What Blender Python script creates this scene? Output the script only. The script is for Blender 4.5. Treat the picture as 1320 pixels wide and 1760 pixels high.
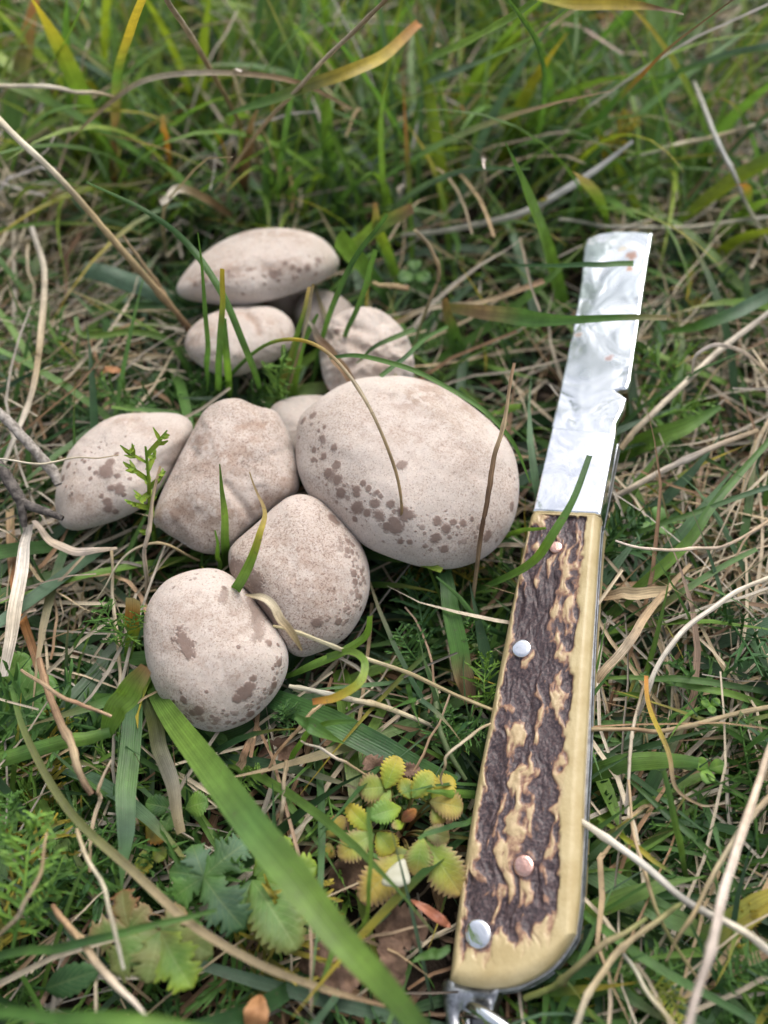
import bpy, math, random
import numpy as np

for o in list(bpy.data.objects):
    bpy.data.objects.remove(o, do_unlink=True)
scene = bpy.context.scene
col = scene.collection
R = math.radians
random.seed(7)

# ------------------------------------------------------------------ camera, sky, sun, exposure
PW, PH, FPX = 1320.0, 1760.0, 1400.0
PITCH, CAM_H = R(54), 0.22
cam_data = bpy.data.cameras.new('camera')
cam = bpy.data.objects.new('camera', cam_data)
col.objects.link(cam)
cam.location = (0, 0, CAM_H)
cam.rotation_euler = (math.pi / 2 - PITCH, 0, 0)
cam_data.sensor_fit = 'VERTICAL'
cam_data.sensor_height = 36.0
cam_data.lens = 36.0 * FPX / PH
cam_data.clip_start = 0.004
cam_data.clip_end = 60.0
cam_data.dof.use_dof = True
cam_data.dof.focus_distance = 0.212
cam_data.dof.aperture_fstop = 7.5
scene.camera = cam

world = bpy.data.worlds.new('World')
scene.world = world
world.use_nodes = True
wn = world.node_tree
for n in list(wn.nodes):
    wn.nodes.remove(n)
SUN_EL, SUN_AZ = R(58), R(25)          # azimuth measured from +Y towards +X
sky = wn.nodes.new('ShaderNodeTexSky')
sky.sky_type = 'NISHITA'
sky.sun_disc = False
sky.sun_elevation = SUN_EL
sky.sun_rotation = SUN_AZ
sky.air_density = 1.0
sky.dust_density = 5.0
sky.ozone_density = 1.0
hs = wn.nodes.new('ShaderNodeHueSaturation')
hs.inputs['Saturation'].default_value = 0.42
bg = wn.nodes.new('ShaderNodeBackground')
bg.inputs['Strength'].default_value = 0.15
wo = wn.nodes.new('ShaderNodeOutputWorld')
wn.links.new(sky.outputs[0], hs.inputs['Color'])
wn.links.new(hs.outputs[0], bg.inputs['Color'])
wn.links.new(bg.outputs[0], wo.inputs['Surface'])

sun_d = bpy.data.lights.new('sun', 'SUN')
sun_d.energy = 1.3
sun_d.angle = R(35)
sun_d.color = (1.0, 0.97, 0.92)
sun = bpy.data.objects.new('sun', sun_d)
col.objects.link(sun)
from mathutils import Vector
sun.rotation_euler = Vector((math.sin(SUN_AZ) * math.cos(SUN_EL), math.cos(SUN_AZ) * math.cos(SUN_EL), math.sin(SUN_EL))).to_track_quat('Z', 'Y').to_euler()
sun.location = (0.5, 1.0, 2.0)

vs = scene.view_settings
vs.view_transform = 'Standard'
vs.look = 'None'
vs.gamma = 1.0
vs.exposure = 0.62
vs.use_curve_mapping = False
scene.render.engine = 'CYCLES'
scene.cycles.use_denoising = True
scene.cycles.max_bounces = 8
scene.cycles.transparent_max_bounces = 8

# ------------------------------------------------------------------ projection helpers (numpy)
CAM = np.array([0, 0, CAM_H])
FWD = np.array([0, math.cos(PITCH), -math.sin(PITCH)])
UPV = np.array([0, math.sin(PITCH), math.cos(PITCH)])
RGT = np.array([1.0, 0, 0])
ZUP = np.array([0, 0, 1.0])

def ray(px, py):
    return FWD + (px - PW / 2) / FPX * RGT - (py - PH / 2) / FPX * UPV

def at(px, py, z):
    """world point seen at that place of the photograph, z metres above the soil"""
    d = ray(px, py)
    return CAM + d * ((z - CAM_H) / d[2])

def proj(P):
    Q = P - CAM
    dep = Q @ FWD
    return PW / 2 + FPX * (Q @ RGT) / dep, PH / 2 - FPX * (Q @ UPV) / dep, dep

def unit(v):
    return v / (np.linalg.norm(v, axis=-1, keepdims=True) + 1e-12)

def hash3(i, j, k, seed):
    h = (i * 374761393 + j * 668265263 + k * 2147483647 + seed * 1274126177) & 0xffffffff
    h = ((h ^ (h >> 13)) * 1274126177) & 0xffffffff
    h = h ^ (h >> 16)
    return (h & 0xffff) / 65535.0

def vnoise(P, freq, seed=0):
    """smooth value noise 0..1 on points (...,3)"""
    P = np.asarray(P, float) * freq + 100.0
    I = np.floor(P).astype(np.int64)
    f = P - I
    f = f * f * (3 - 2 * f)
    out = 0
    for a in (0, 1):
        for b in (0, 1):
            for c in (0, 1):
                w = (f[..., 0] if a else 1 - f[..., 0]) * (f[..., 1] if b else 1 - f[..., 1]) * (f[..., 2] if c else 1 - f[..., 2])
                out = out + w * hash3(I[..., 0] + a, I[..., 1] + b, I[..., 2] + c, seed)
    return out

def fbm(P, freq, seed=0, octv=3):
    s, a, t = 0, 1.0, 0
    for k in range(octv):
        s = s + a * vnoise(P, freq * 2 ** k, seed + k * 17)
        t += a
        a *= 0.5
    return s / t

def sstep(a, b, x):
    t = np.clip((x - a) / (b - a), 0, 1)
    return t * t * (3 - 2 * t)

def gz(x, y):
    return 0.003 * np.sin(x * 21 + 1.3) * np.cos(y * 17) + 0.0025 * np.sin(x * 47 + y * 33) - 0.001

def spline(pts, n):
    """Catmull-Rom through pts (k,d) resampled to n"""
    p = np.asarray(pts, float)
    if len(p) == 2:
        t = np.linspace(0, 1, n)[:, None]
        return p[0] * (1 - t) + p[1] * t
    q = np.vstack([2 * p[0] - p[1], p, 2 * p[-1] - p[-2]])
    k = len(p) - 1
    u = np.linspace(0, k - 1e-9, n)
    i = u.astype(int)
    t = (u - i)[:, None]
    a, b, c, d = q[i], q[i + 1], q[i + 2], q[i + 3]
    return 0.5 * (2 * b + (c - a) * t + (2 * a - 5 * b + 4 * c - d) * t ** 2 + (3 * b - a - 3 * c + d) * t ** 3)

def closed_spline(pts, n):
    p = np.asarray(pts, float)
    k = len(p)
    u = np.linspace(0, k, n, endpoint=False)
    i = u.astype(int)
    t = (u - i)[:, None]
    a, b, c, d = p[(i - 1) % k], p[i % k], p[(i + 1) % k], p[(i + 2) % k]
    return 0.5 * (2 * b + (c - a) * t + (2 * a - 5 * b + 4 * c - d) * t ** 2 + (3 * b - a - 3 * c + d) * t ** 3)

# ------------------------------------------------------------------ mesh helpers
def mk_mesh(name, V, F, colr=None, uvw=None, extra=None, smooth=True):
    V = np.ascontiguousarray(V, dtype=np.float32).reshape(-1, 3)
    F = np.ascontiguousarray(F, dtype=np.int32)
    me = bpy.data.meshes.new(name)
    me.vertices.add(len(V))
    me.vertices.foreach_set('co', V.ravel())
    k = F.shape[1]
    me.loops.add(F.size)
    me.loops.foreach_set('vertex_index', F.ravel())
    me.polygons.add(len(F))
    me.polygons.foreach_set('loop_start', np.arange(0, F.size, k, dtype=np.int32))
    me.polygons.foreach_set('loop_total', np.full(len(F), k, dtype=np.int32))
    if smooth:
        me.polygons.foreach_set('use_smooth', np.ones(len(F), dtype=bool))
    me.update(calc_edges=True)
    me.validate()
    if colr is not None:
        a = me.attributes.new('Col', 'FLOAT_COLOR', 'POINT')
        c4 = np.ones((len(V), 4), np.float32)
        c4[:, :3] = np.asarray(colr).reshape(-1, 3)
        a.data.foreach_set('color', c4.ravel())
    if uvw is not None:
        a = me.attributes.new('uvw', 'FLOAT_VECTOR', 'POINT')
        a.data.foreach_set('vector', np.ascontiguousarray(uvw, dtype=np.float32).ravel())
    for nm, arr in (extra or {}).items():
        a = me.attributes.new(nm, 'FLOAT', 'POINT')
        a.data.foreach_set('value', np.ascontiguousarray(arr, dtype=np.float32).ravel())
    return me

def link(name, me, mat, parent=None, label=None, cat=None, group=None, kind=None):
    ob = bpy.data.objects.new(name, me)
    col.objects.link(ob)
    if me is not None and mat is not None and len(me.materials) == 0:
        me.materials.append(mat)
    if parent is not None:
        ob.parent = parent
    for k_, v_ in (('label', label), ('category', cat), ('group', group), ('kind', kind)):
        if v_:
            ob[k_] = v_
    return ob

def empty(name, loc, label, cat, group=None):
    ob = link(name, None, None, None, label, cat, group)
    ob.location = tuple(loc)
    ob.empty_display_size = 0.01
    return ob

def grid_faces(nu, nv, wrap_v=False, off=0):
    """quads of an nu x nv grid (row major)"""
    i = np.arange(nu - 1)[:, None]
    j = np.arange(nv if wrap_v else nv - 1)[None, :]
    j2 = (j + 1) % nv
    f = np.stack([i * nv + j, i * nv + j2, (i + 1) * nv + j2, (i + 1) * nv + j], -1)
    return f.reshape(-1, 4) + off

def strips(C, W, N, colr, fold=0.18, rnd=None, K=3):
    """many ribbons at once: C (B,n,3), W (B,n), N (B,n,3), colr (B,n,3)"""
    B, n, _ = C.shape
    T = unit(np.gradient(C, axis=1))
    S = unit(np.cross(T, N))
    N2 = np.cross(S, T)
    k = np.linspace(-1, 1, K)
    V = C[:, :, None, :] + S[:, :, None, :] * (W[:, :, None, None] * 0.5) * k[None, None, :, None] \
        + N2[:, :, None, :] * (W[:, :, None, None] * fold) * (np.abs(k)[None, None, :, None])
    base = grid_faces(n, K)
    F = (base[None] + (np.arange(B) * n * K)[:, None, None]).reshape(-1, 4)
    cc = np.repeat(colr[:, :, None, :], K, axis=2)
    if rnd is None:
        rnd = np.random.rand(B)
    U = np.zeros((B, n, K, 3))
    U[..., 0] = (k * 0.5 + 0.5)[None, None, :]
    U[..., 1] = np.linspace(0, 1, n)[None, :, None]
    U[..., 2] = rnd[:, None, None]
    return V.reshape(-1, 3), F, cc.reshape(-1, 3), U.reshape(-1, 3)

def tubes(C, Rad, colr, sides=6, rnd=None):
    B, n, _ = C.shape
    T = unit(np.gradient(C, axis=1))
    ref = np.where(np.abs(T[..., 2:3]) > 0.85, np.array([1.0, 0, 0]), np.array([0, 0, 1.0]))
    S = unit(np.cross(T, ref))
    N = np.cross(S, T)
    a = np.arange(sides) * 2 * math.pi / sides
    V = C[:, :, None, :] + Rad[:, :, None, None] * (S[:, :, None, :] * np.cos(a)[None, None, :, None] + N[:, :, None, :] * np.sin(a)[None, None, :, None])
    base = grid_faces(n, sides, True)
    F = (base[None] + (np.arange(B) * n * sides)[:, None, None]).reshape(-1, 4)
    cc = np.repeat(colr[:, :, None, :], sides, axis=2)
    if rnd is None:
        rnd = np.random.rand(B)
    U = np.zeros((B, n, sides, 3))
    U[..., 0] = (a / (2 * math.pi))[None, None, :]
    U[..., 1] = np.linspace(0, 1, n)[None, :, None]
    U[..., 2] = rnd[:, None, None]
    return V.reshape(-1, 3), F, cc.reshape(-1, 3), U.reshape(-1, 3)

def merge(parts):
    Vs, Fs, Cs, Us, off = [], [], [], [], 0
    for V, F, C, U in parts:
        Vs.append(V); Fs.append(F + off); Cs.append(C); Us.append(U)
        off += len(V)
    return np.vstack(Vs), np.vstack(Fs), np.vstack(Cs), np.vstack(Us)

# ------------------------------------------------------------------ materials
def new_mat(name):
    m = bpy.data.materials.new(name)
    m.use_nodes = True
    nt = m.node_tree
    for n in list(nt.nodes):
        nt.nodes.remove(n)
    out = nt.nodes.new('ShaderNodeOutputMaterial')
    return m, nt, out

class NB:
    """tiny node builder"""
    def __init__(self, nt): self.nt = nt
    def n(self, t, **kw):
        nd = self.nt.nodes.new(t)
        for k, v in kw.items():
            setattr(nd, k, v)
        return nd
    def put(self, sock, v):
        if isinstance(v, bpy.types.NodeSocket):
            self.nt.links.new(v, sock)
        elif v is not None:
            sock.default_value = v
    def math(self, op, a, b=None, c=None, clamp=False):
        nd = self.n('ShaderNodeMath', operation=op, use_clamp=clamp)
        self.put(nd.inputs[0], a); self.put(nd.inputs[1], b); self.put(nd.inputs[2], c)
        return nd.outputs[0]
    def mix(self, f, a, b, mode='MIX'):
        nd = self.n('ShaderNodeMix', data_type='RGBA', blend_type=mode)
        self.put(nd.inputs[0], f)
        self.put(nd.inputs[6], a if isinstance(a, bpy.types.NodeSocket) else (*a, 1) if len(a) == 3 else a)
        self.put(nd.inputs[7], b if isinstance(b, bpy.types.NodeSocket) else (*b, 1) if len(b) == 3 else b)
        return nd.outputs[2]
    def attr(self, name, out='Color'):
        return self.n('ShaderNodeAttribute', attribute_name=name).outputs[out]
    def noise(self, vec, scale, detail=3, rough=0.55, dist=0.0):
        nd = self.n('ShaderNodeTexNoise')
        if vec is not None: self.put(nd.inputs['Vector'], vec)
        nd.inputs['Scale'].default_value = scale
        nd.inputs['Detail'].default_value = detail
        nd.inputs['Roughness'].default_value = rough
        nd.inputs['Distortion'].default_value = dist
        return nd.outputs['Fac']
    def vor(self, vec, scale, feature='F1', out='Distance'):
        nd = self.n('ShaderNodeTexVoronoi', feature=feature)
        self.put(nd.inputs['Vector'], vec)
        nd.inputs['Scale'].default_value = scale
        return nd.outputs[out]
    def ramp(self, f, lo, hi, a=0.0, b=1.0, smooth=True):
        nd = self.n('ShaderNodeMapRange', interpolation_type='SMOOTHSTEP' if smooth else 'LINEAR')
        self.put(nd.inputs[0], f)
        for i, v in enumerate((lo, hi, a, b)):
            nd.inputs[i + 1].default_value = v
        return nd.outputs[0]
    def bump(self, h, strength, dist):
        nd = self.n('ShaderNodeBump')
        nd.inputs['Strength'].default_value = strength
        nd.inputs['Distance'].default_value = dist
        self.put(nd.inputs['Height'], h)
        return nd.outputs[0]
    def objco(self):
        return self.n('ShaderNodeTexCoord').outputs['Object']
    def sep(self, v):
        nd = self.n('ShaderNodeSeparateXYZ')
        self.put(nd.inputs[0], v)
        return nd.outputs
    def comb(self, x, y, z):
        nd = self.n('ShaderNodeCombineXYZ')
        for i, v in enumerate((x, y, z)):
            self.put(nd.inputs[i], v)
        return nd.outputs[0]
    def bsdf(self, color, rough=0.5, metal=0.0, spec=0.5, normal=None, **kw):
        nd = self.n('ShaderNodeBsdfPrincipled')
        self.put(nd.inputs['Base Color'], color if isinstance(color, bpy.types.NodeSocket) else (*color, 1))
        self.put(nd.inputs['Roughness'], rough)
        self.put(nd.inputs['Metallic'], metal)
        self.put(nd.inputs['Specular IOR Level'], spec)
        if normal is not None: self.put(nd.inputs['Normal'], normal)
        for k, v in kw.items():
            self.put(nd.inputs[k.replace('_', ' ')], v)
        return nd.outputs[0]

def mat_foliage(name, trans=0.3, rough=0.5, stripes=9.0, stripe_amt=0.16, spec=0.35, mottle=0.25, pinnate=False, fibre=0.0):
    m, nt, out = new_mat(name)
    b = NB(nt)
    c = b.attr('Col')
    uv = b.sep(b.attr('uvw', 'Vector'))
    co = b.objco()
    if pinnate:
        ax = b.math('ABSOLUTE', b.math('SUBTRACT', uv[0], 0.5))
        ph = b.math('SUBTRACT', b.math('MULTIPLY', uv[1], 8.0), b.math('MULTIPLY', ax, 5.0))
        fr = b.math('ABSOLUTE', b.math('SUBTRACT', b.math('FRACT', ph), 0.5))
        vein = b.math('MAXIMUM', b.ramp(fr, 0.40, 0.5), b.ramp(ax, 0.05, 0.0))
        stripe = b.math('SUBTRACT', 1.0, vein)
        nz2 = b.noise(co, 900, 4, 0.6)
        hgt = b.math('ADD', b.math('MULTIPLY', stripe, 0.7), b.math('MULTIPLY', nz2, 0.6))
        dark = b.mix(b.math('MULTIPLY', vein, 0.30), c, (0.28, 0.34, 0.14))
    else:
        w = b.math('SINE', b.math('MULTIPLY', uv[0], stripes * 2 * math.pi))
        mid = b.ramp(b.math('ABSOLUTE', b.math('SUBTRACT', uv[0], 0.5)), 0.0, 0.07, 0.6, 0.0)
        stripe = b.math('ADD', b.math('MULTIPLY', w, 0.5), mid)
        hgt = stripe
        g = b.math('ADD', 1.0, b.math('MULTIPLY', stripe, stripe_amt))
        dark = b.mix(1.0, c, b.comb(g, g, g), 'MULTIPLY')
    if fibre:
        sv = b.comb(b.math('MULTIPLY', uv[0], 11.0), b.math('MULTIPLY', uv[1], 2.2), b.math('MULTIPLY', uv[2], 60.0))
        fb = b.noise(sv, 1.0, 4, 0.7)
        g2 = b.ramp(fb, 0.30, 0.70, 1 - fibre, 1 + fibre, False)
        dark = b.mix(1.0, dark, b.comb(g2, g2, g2), 'MULTIPLY')
        hgt = b.math('ADD', b.math('MULTIPLY', hgt, 0.5), b.math('MULTIPLY', fb, 2.5))
        sp = b.ramp(b.noise(co, 700, 4, 0.7), 0.60, 0.70)
        dark = b.mix(b.math('MULTIPLY', sp, 0.55), dark, (0.13, 0.095, 0.07))
    nz = b.noise(co, 160, 4, 0.6)
    k = b.ramp(nz, 0.3, 0.7, 1 - mottle, 1 + mottle, False)
    c2 = b.mix(1.0, dark, b.comb(k, k, k), 'MULTIPLY')
    fl = b.ramp(b.noise(co, 1400, 2, 0.5), 0.66, 0.74)
    c2 = b.mix(b.math('MULTIPLY', fl, 0.25), c2, (0.10, 0.07, 0.03))
    bs = b.bsdf(c2, rough, 0.0, spec, b.bump(hgt, 0.35, 0.0002))
    tr = b.n('ShaderNodeBsdfTranslucent')
    b.put(tr.inputs['Color'], b.mix(1.0, c2, (1.0, 1.0, 0.55), 'MULTIPLY'))
    mx = b.n('ShaderNodeMixShader')
    mx.inputs[0].default_value = trans
    nt.links.new(bs, mx.inputs[1]); nt.links.new(tr.outputs[0], mx.inputs[2])
    nt.links.new(mx.outputs[0], out.inputs['Surface'])
    return m

M = {}
M['grass'] = mat_foliage('grass_blade', 0.42, 0.40, 9, 0.16, 0.5, fibre=0.22)
M['straw'] = mat_foliage('dry_straw', 0.12, 0.6, 4, 0.15, 0.3, 0.30, fibre=0.55)
M['leaf'] = mat_foliage('broad_leaf', 0.25, 0.5, spec=0.35, pinnate=True)
M['feather'] = mat_foliage('feathery_leaf', 0.25, 0.55, 1, 0.05, 0.3, 0.2)

def mat_soil():
    m, nt, out = new_mat('soil')
    b = NB(nt)
    co = b.objco()
    n1 = b.noise(co, 60, 6, 0.65)
    n2 = b.noise(co, 600, 5, 0.7)
    c = b.mix(n1, (0.012, 0.009, 0.007), (0.042, 0.029, 0.020))
    c = b.mix(b.ramp(n2, 0.55, 0.75), c, (0.07, 0.05, 0.034))
    h = b.math('ADD', b.math('MULTIPLY', n1, 2.0), n2)
    nt.links.new(b.bsdf(c, 0.9, 0, 0.2, b.bump(h, 0.9, 0.003)), out.inputs['Surface'])
    return m
M['soil'] = mat_soil()

def mat_cap(name, tint=(0.50, 0.405, 0.345), speck=0.5):
    m, nt, out = new_mat(name)
    b = NB(nt)
    co = b.objco()
    stain, rim, scuff = b.attr('stain', 'Fac'), b.attr('rim', 'Fac'), b.attr('scuff', 'Fac')
    big = b.noise(co, 55, 4, 0.6)
    mid = b.noise(co, 260, 5, 0.65)
    fine = b.noise(co, 2100, 3, 0.6)
    fib = b.noise(co, 1300, 4, 0.7, 0.8)
    c = b.mix(b.ramp(big, 0.35, 0.7), tint, tuple(t * k for t, k in zip(tint, (0.88, 0.85, 0.82))))
    # the smooth paler zone towards the rim
    c = b.mix(b.math('MULTIPLY', b.ramp(rim, 0.74, 1.0), 0.60), c, (0.50, 0.465, 0.45))
    # felted brown fibres where the bloom has rubbed
    zone = b.math('ADD', b.math('MULTIPLY', b.ramp(big, 0.34, 0.62), 0.85), b.math('MULTIPLY', scuff, 0.9))
    fleck = b.math('MULTIPLY', b.ramp(fib, 0.50, 0.60), zone, clamp=True)
    fleck = b.math('MULTIPLY', fleck, b.ramp(rim, 0.98, 0.80))
    c = b.mix(b.math('MULTIPLY', fleck, speck, clamp=True), c, (0.17, 0.105, 0.08))
    dots = b.math('MULTIPLY', b.ramp(fine, 0.56, 0.64), b.ramp(big, 0.25, 0.55, 0.35, 1.0))
    c = b.mix(b.math('MULTIPLY', dots, 0.75 * min(1.0, speck * 1.5)), c, (0.16, 0.105, 0.085))
    pale = b.ramp(b.noise(co, 1500, 2, 0.5), 0.56, 0.66)
    c = b.mix(b.math('MULTIPLY', pale, 0.30), c, (0.68, 0.61, 0.55))
    c = b.mix(b.math('MULTIPLY', scuff, 0.70, clamp=True), c, (0.27, 0.175, 0.125))
    st = b.mix(b.noise(co, 700, 3), (0.155, 0.102, 0.082), (0.235, 0.165, 0.135))
    c = b.mix(b.math('MULTIPLY', stain, 0.92, clamp=True), c, st)
    h = b.math('SUBTRACT', b.math('ADD', b.math('MULTIPLY', fine, 0.35), b.math('MULTIPLY', mid, 0.7)), b.math('MULTIPLY', stain, 1.1))
    h = b.math('ADD', h, b.math('MULTIPLY', fib, 0.35))
    ro = b.math('SUBTRACT', 0.74, b.math('MULTIPLY', stain, 0.18))
    nd = b.bsdf(c, ro, 0, 0.3, b.bump(h, 0.55, 0.00032))
    p = nd.node
    p.inputs['Subsurface Weight'].default_value = 0.20
    p.inputs['Subsurface Radius'].default_value = (0.004, 0.002, 0.0012)
    p.inputs['Subsurface Scale'].default_value = 0.6
    nt.links.new(nd, out.inputs['Surface'])
    return m

def mat_simple(name, c1, c2, scale, rough=0.6, metal=0.0, spec=0.4, bump=0.3, dist=0.0005, stretch=None):
    m, nt, out = new_mat(name)
    b = NB(nt)
    co = b.objco()
    if stretch:
        mp = b.n('ShaderNodeMapping')
        mp.inputs['Scale'].default_value = stretch
        b.put(mp.inputs['Vector'], co)
        co = mp.outputs[0]
    n = b.noise(co, scale, 5, 0.65)
    c = b.mix(b.ramp(n, 0.3, 0.7), c1, c2)
    nt.links.new(b.bsdf(c, rough, metal, spec, b.bump(n, bump, dist)), out.inputs['Surface'])
    return m

M['cap_pale'] = mat_cap('mushroom_cap_pale', (0.525, 0.455, 0.405), 0.52)
M['cap_warm'] = mat_cap('mushroom_cap_warm', (0.505, 0.43, 0.38), 0.74)
M['cap_back'] = mat_cap('mushroom_cap_plain', (0.52, 0.45, 0.40), 0.34)
M['gills'] = mat_simple('gills', (0.30, 0.21, 0.17), (0.40, 0.30, 0.25), 300, 0.7)
M['stem'] = mat_simple('stem', (0.42, 0.34, 0.30), (0.30, 0.22, 0.19), 200, 0.7, stretch=(1, 1, 0.2))
M['twig'] = mat_simple('twig_bark', (0.028, 0.023, 0.021), (0.15, 0.13, 0.115), 520, 0.85, bump=0.8, dist=0.0006)
M['twig_pale'] = mat_simple('twig_bleached', (0.14, 0.12, 0.10), (0.40, 0.36, 0.32), 620, 0.85, bump=0.8, dist=0.0006)
M['deadleaf'] = mat_simple('dead_leaf', (0.075, 0.042, 0.028), (0.19, 0.115, 0.075), 260, 0.8, bump=0.9, dist=0.0008)
M['redleaf'] = mat_simple('red_leaf', (0.20, 0.065, 0.035), (0.32, 0.12, 0.06), 260, 0.5)
M['orangeleaf'] = mat_simple('orange_leaf', (0.34, 0.15, 0.06), (0.45, 0.23, 0.10), 260, 0.6)
M['petal'] = mat_simple('petal', (0.36, 0.35, 0.25), (0.44, 0.43, 0.34), 260, 0.5)
rng = np.random.default_rng(11)

# ------------------------------------------------------------------ ground
gx = np.sign(np.linspace(-1, 1, 260)) * np.abs(np.linspace(-1, 1, 260)) ** 2.2 * 9.0
gy = 0.25 + np.sign(np.linspace(-1, 1, 300)) * np.abs(np.linspace(-1, 1, 300)) ** 2.2 * 9.0
GX, GY = np.meshgrid(gx, gy)
GP = np.stack([GX, GY, np.zeros_like(GX)], -1)
GZ = gz(GX, GY) + (fbm(GP, 90, 3, 3) - 0.5) * 0.006
V = np.stack([GX, GY, GZ], -1).reshape(-1, 3)
link('ground', mk_mesh('ground', V, grid_faces(300, 260)), M['soil'], kind='structure')

# ------------------------------------------------------------------ depth buffer of the main things (quarter size), so that the grass does not grow through them
ZW, ZH = 330, 440
zbuf = np.full((ZH, ZW), 9.0)
def splat(P, pad=1):
    x, y, d = proj(P)
    xi, yi = (x / 4).astype(int), (y / 4).astype(int)
    for dx in range(-pad, pad + 1):
        for dy in range(-pad, pad + 1):
            a, c = xi + dx, yi + dy
            ok = (a >= 0) & (a < ZW) & (c >= 0) & (c < ZH)
            np.minimum.at(zbuf, (c[ok], a[ok]), d[ok])

# ------------------------------------------------------------------ mushrooms
def grid_normals(P):
    du = np.gradient(P, axis=0)
    dv = np.roll(P, -1, 1) - np.roll(P, 1, 1)
    return unit(np.cross(du, dv))

def polydist(x, y, pts):
    d = np.full(x.shape, 1e9)
    for (x0, y0), (x1, y1) in zip(pts[:-1], pts[1:]):
        vx, vy = x1 - x0, y1 - y0
        t = np.clip(((x - x0) * vx + (y - y0) * vy) / (vx * vx + vy * vy), 0, 1)
        d = np.minimum(d, np.hypot(x - x0 - t * vx, y - y0 - t * vy))
    return d

def mushroom(label, outline, z, tilt=(0, 0), dome=0.62, nA=320, nR=150, seed=1, spots=(), bands=(), blots=(), grooves=(), scuffs=(),
             mat='cap_pale', stem_r=0.26, stem_px=None, lump=0.05):
    poly = closed_spline(outline, 240)
    lo, hi = poly.min(0), poly.max(0)
    c = (lo + hi) / 2
    P0 = at(c[0], c[1], z)
    dep = (P0 - CAM) @ FWD
    R0 = (hi[0] - lo[0]) / 2 * dep / FPX
    Nn = unit(np.array([tilt[0], tilt[1], 1.0]))
    X = unit(np.cross(np.array([0, 1.0, 0]), Nn)); Y = np.cross(Nn, X)
    def place(rho, zeta, ph):
        return P0 + R0 * (rho[..., None] * (np.cos(ph)[..., None] * X + np.sin(ph)[..., None] * Y) + zeta[..., None] * Nn)
    ph = np.arange(nA) * 2 * math.pi / nA
    amax = R(112)
    a = np.concatenate([[0.0004], np.linspace(0.006, 1, nR - 1)]) ** 0.9 * amax
    rho = np.sin(a) ** 0.92
    zeta = np.where(a < math.pi / 2, dome * np.sign(np.cos(a)) * np.abs(np.cos(a)) ** 0.95, 0.26 * np.cos(a))
    RHO, PHI = np.meshgrid(rho, ph, indexing='ij')
    ZET = np.repeat(zeta[:, None], nA, 1)
    RIM = np.repeat((a / (math.pi / 2))[:, None], nA, 1)
    Pc = place(RHO, ZET, PHI)
    dirn = unit(Pc - P0)
    Pc = Pc + dirn * (R0 * lump * 2 * (fbm(dirn, 2.2, seed, 3) - 0.5))[..., None] * np.clip(RIM * 3, 0.2, 1)[..., None]
    # gills: radial folds under the cap
    nG, nGr = 180, 10
    pg = np.arange(nG) * 2 * math.pi / nG
    rg = np.linspace(rho[-1] * 1.01, stem_r * 0.8, nGr)
    RG, PG = np.meshgrid(rg, pg, indexing='ij')
    ZG = zeta[-1] + 0.16 * (1 - np.abs(RG - 0.5) * 1.2) + np.where(np.arange(nG) % 2 == 0, 0.03, -0.03)[None, :]
    Pg = place(RG, ZG, PG)
    allP = np.vstack([Pc.reshape(-1, 3), Pg.reshape(-1, 3)])
    nC = nA * nR
    # bring the outline to that of the photographed cap
    for it in range(2):
        x, y, d = proj(allP[:nC])
        sh = c - np.array([(x.min() + x.max()) / 2, (y.min() + y.max()) / 2])
        dm = (P0 - CAM) @ FWD
        allP = allP + sh[0] / FPX * dm * RGT - sh[1] / FPX * dm * UPV
    NBIN = 180
    cen = (np.arange(NBIN) + 0.5) / NBIN * 2 * math.pi - math.pi
    dv = poly - c
    pa, pr = np.arctan2(dv[:, 1], dv[:, 0]), np.hypot(dv[:, 0], dv[:, 1])
    o = np.argsort(pa)
    rt = np.interp(cen, np.concatenate([pa[o] - 2 * math.pi, pa[o], pa[o] + 2 * math.pi]), np.tile(pr[o], 3))
    for it in range(4):
        x, y, d = proj(allP)
        ang, rad = np.arctan2(y - c[1], x - c[0]), np.hypot(x - c[0], y - c[1])
        bi = np.clip(((ang + math.pi) / (2 * math.pi) * NBIN).astype(int), 0, NBIN - 1)
        rc = np.zeros(NBIN)
        np.maximum.at(rc, bi[:nC], rad[:nC])
        ratio = rt / np.maximum(rc, 1)
        k = np.exp(-np.linspace(-2, 2, 5) ** 2 / 2); k /= k.sum()
        ratio = np.convolve(np.tile(ratio, 3), k, 'same')[NBIN:2 * NBIN]
        rv = np.interp(ang, np.concatenate([cen - 2 * math.pi, cen, cen + 2 * math.pi]), np.tile(ratio, 3))
        nx, ny = (x - c[0]) * (rv - 1), (y - c[1]) * (rv - 1)
        allP = allP + (nx / FPX * d)[:, None] * RGT - (ny / FPX * d)[:, None] * UPV
    Pc = allP[:nC].reshape(nR, nA, 3)
    Pg = allP[nC:].reshape(nGr, nG, 3)
    NV = grid_normals(Pc)
    if np.mean(np.sum(NV * (Pc - Pc.mean((0, 1))), -1)) < 0:
        NV = -NV
    x, y, d = proj(Pc)
    front = np.sum(NV * unit(CAM - Pc), -1) > 0.03
    stain = np.zeros((nR, nA)); scuff = np.zeros((nR, nA))
    for pts, w, depth_mm, st in grooves:
        g = np.exp(-(polydist(x, y, pts) / w) ** 2) * front
        Pc = Pc - NV * (g * depth_mm * 0.001)[..., None]
        scuff = np.maximum(scuff, g * st)
    for pts, w, st in scuffs:
        g = np.exp(-(polydist(x, y, pts) / w) ** 2) * front * sstep(0.30, 0.62, fbm(Pc, 420, seed + 5, 3))
        scuff = np.maximum(scuff, g * st)
    lst = [(px, py, r, 1.0) for px, py, r in spots]
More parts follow.
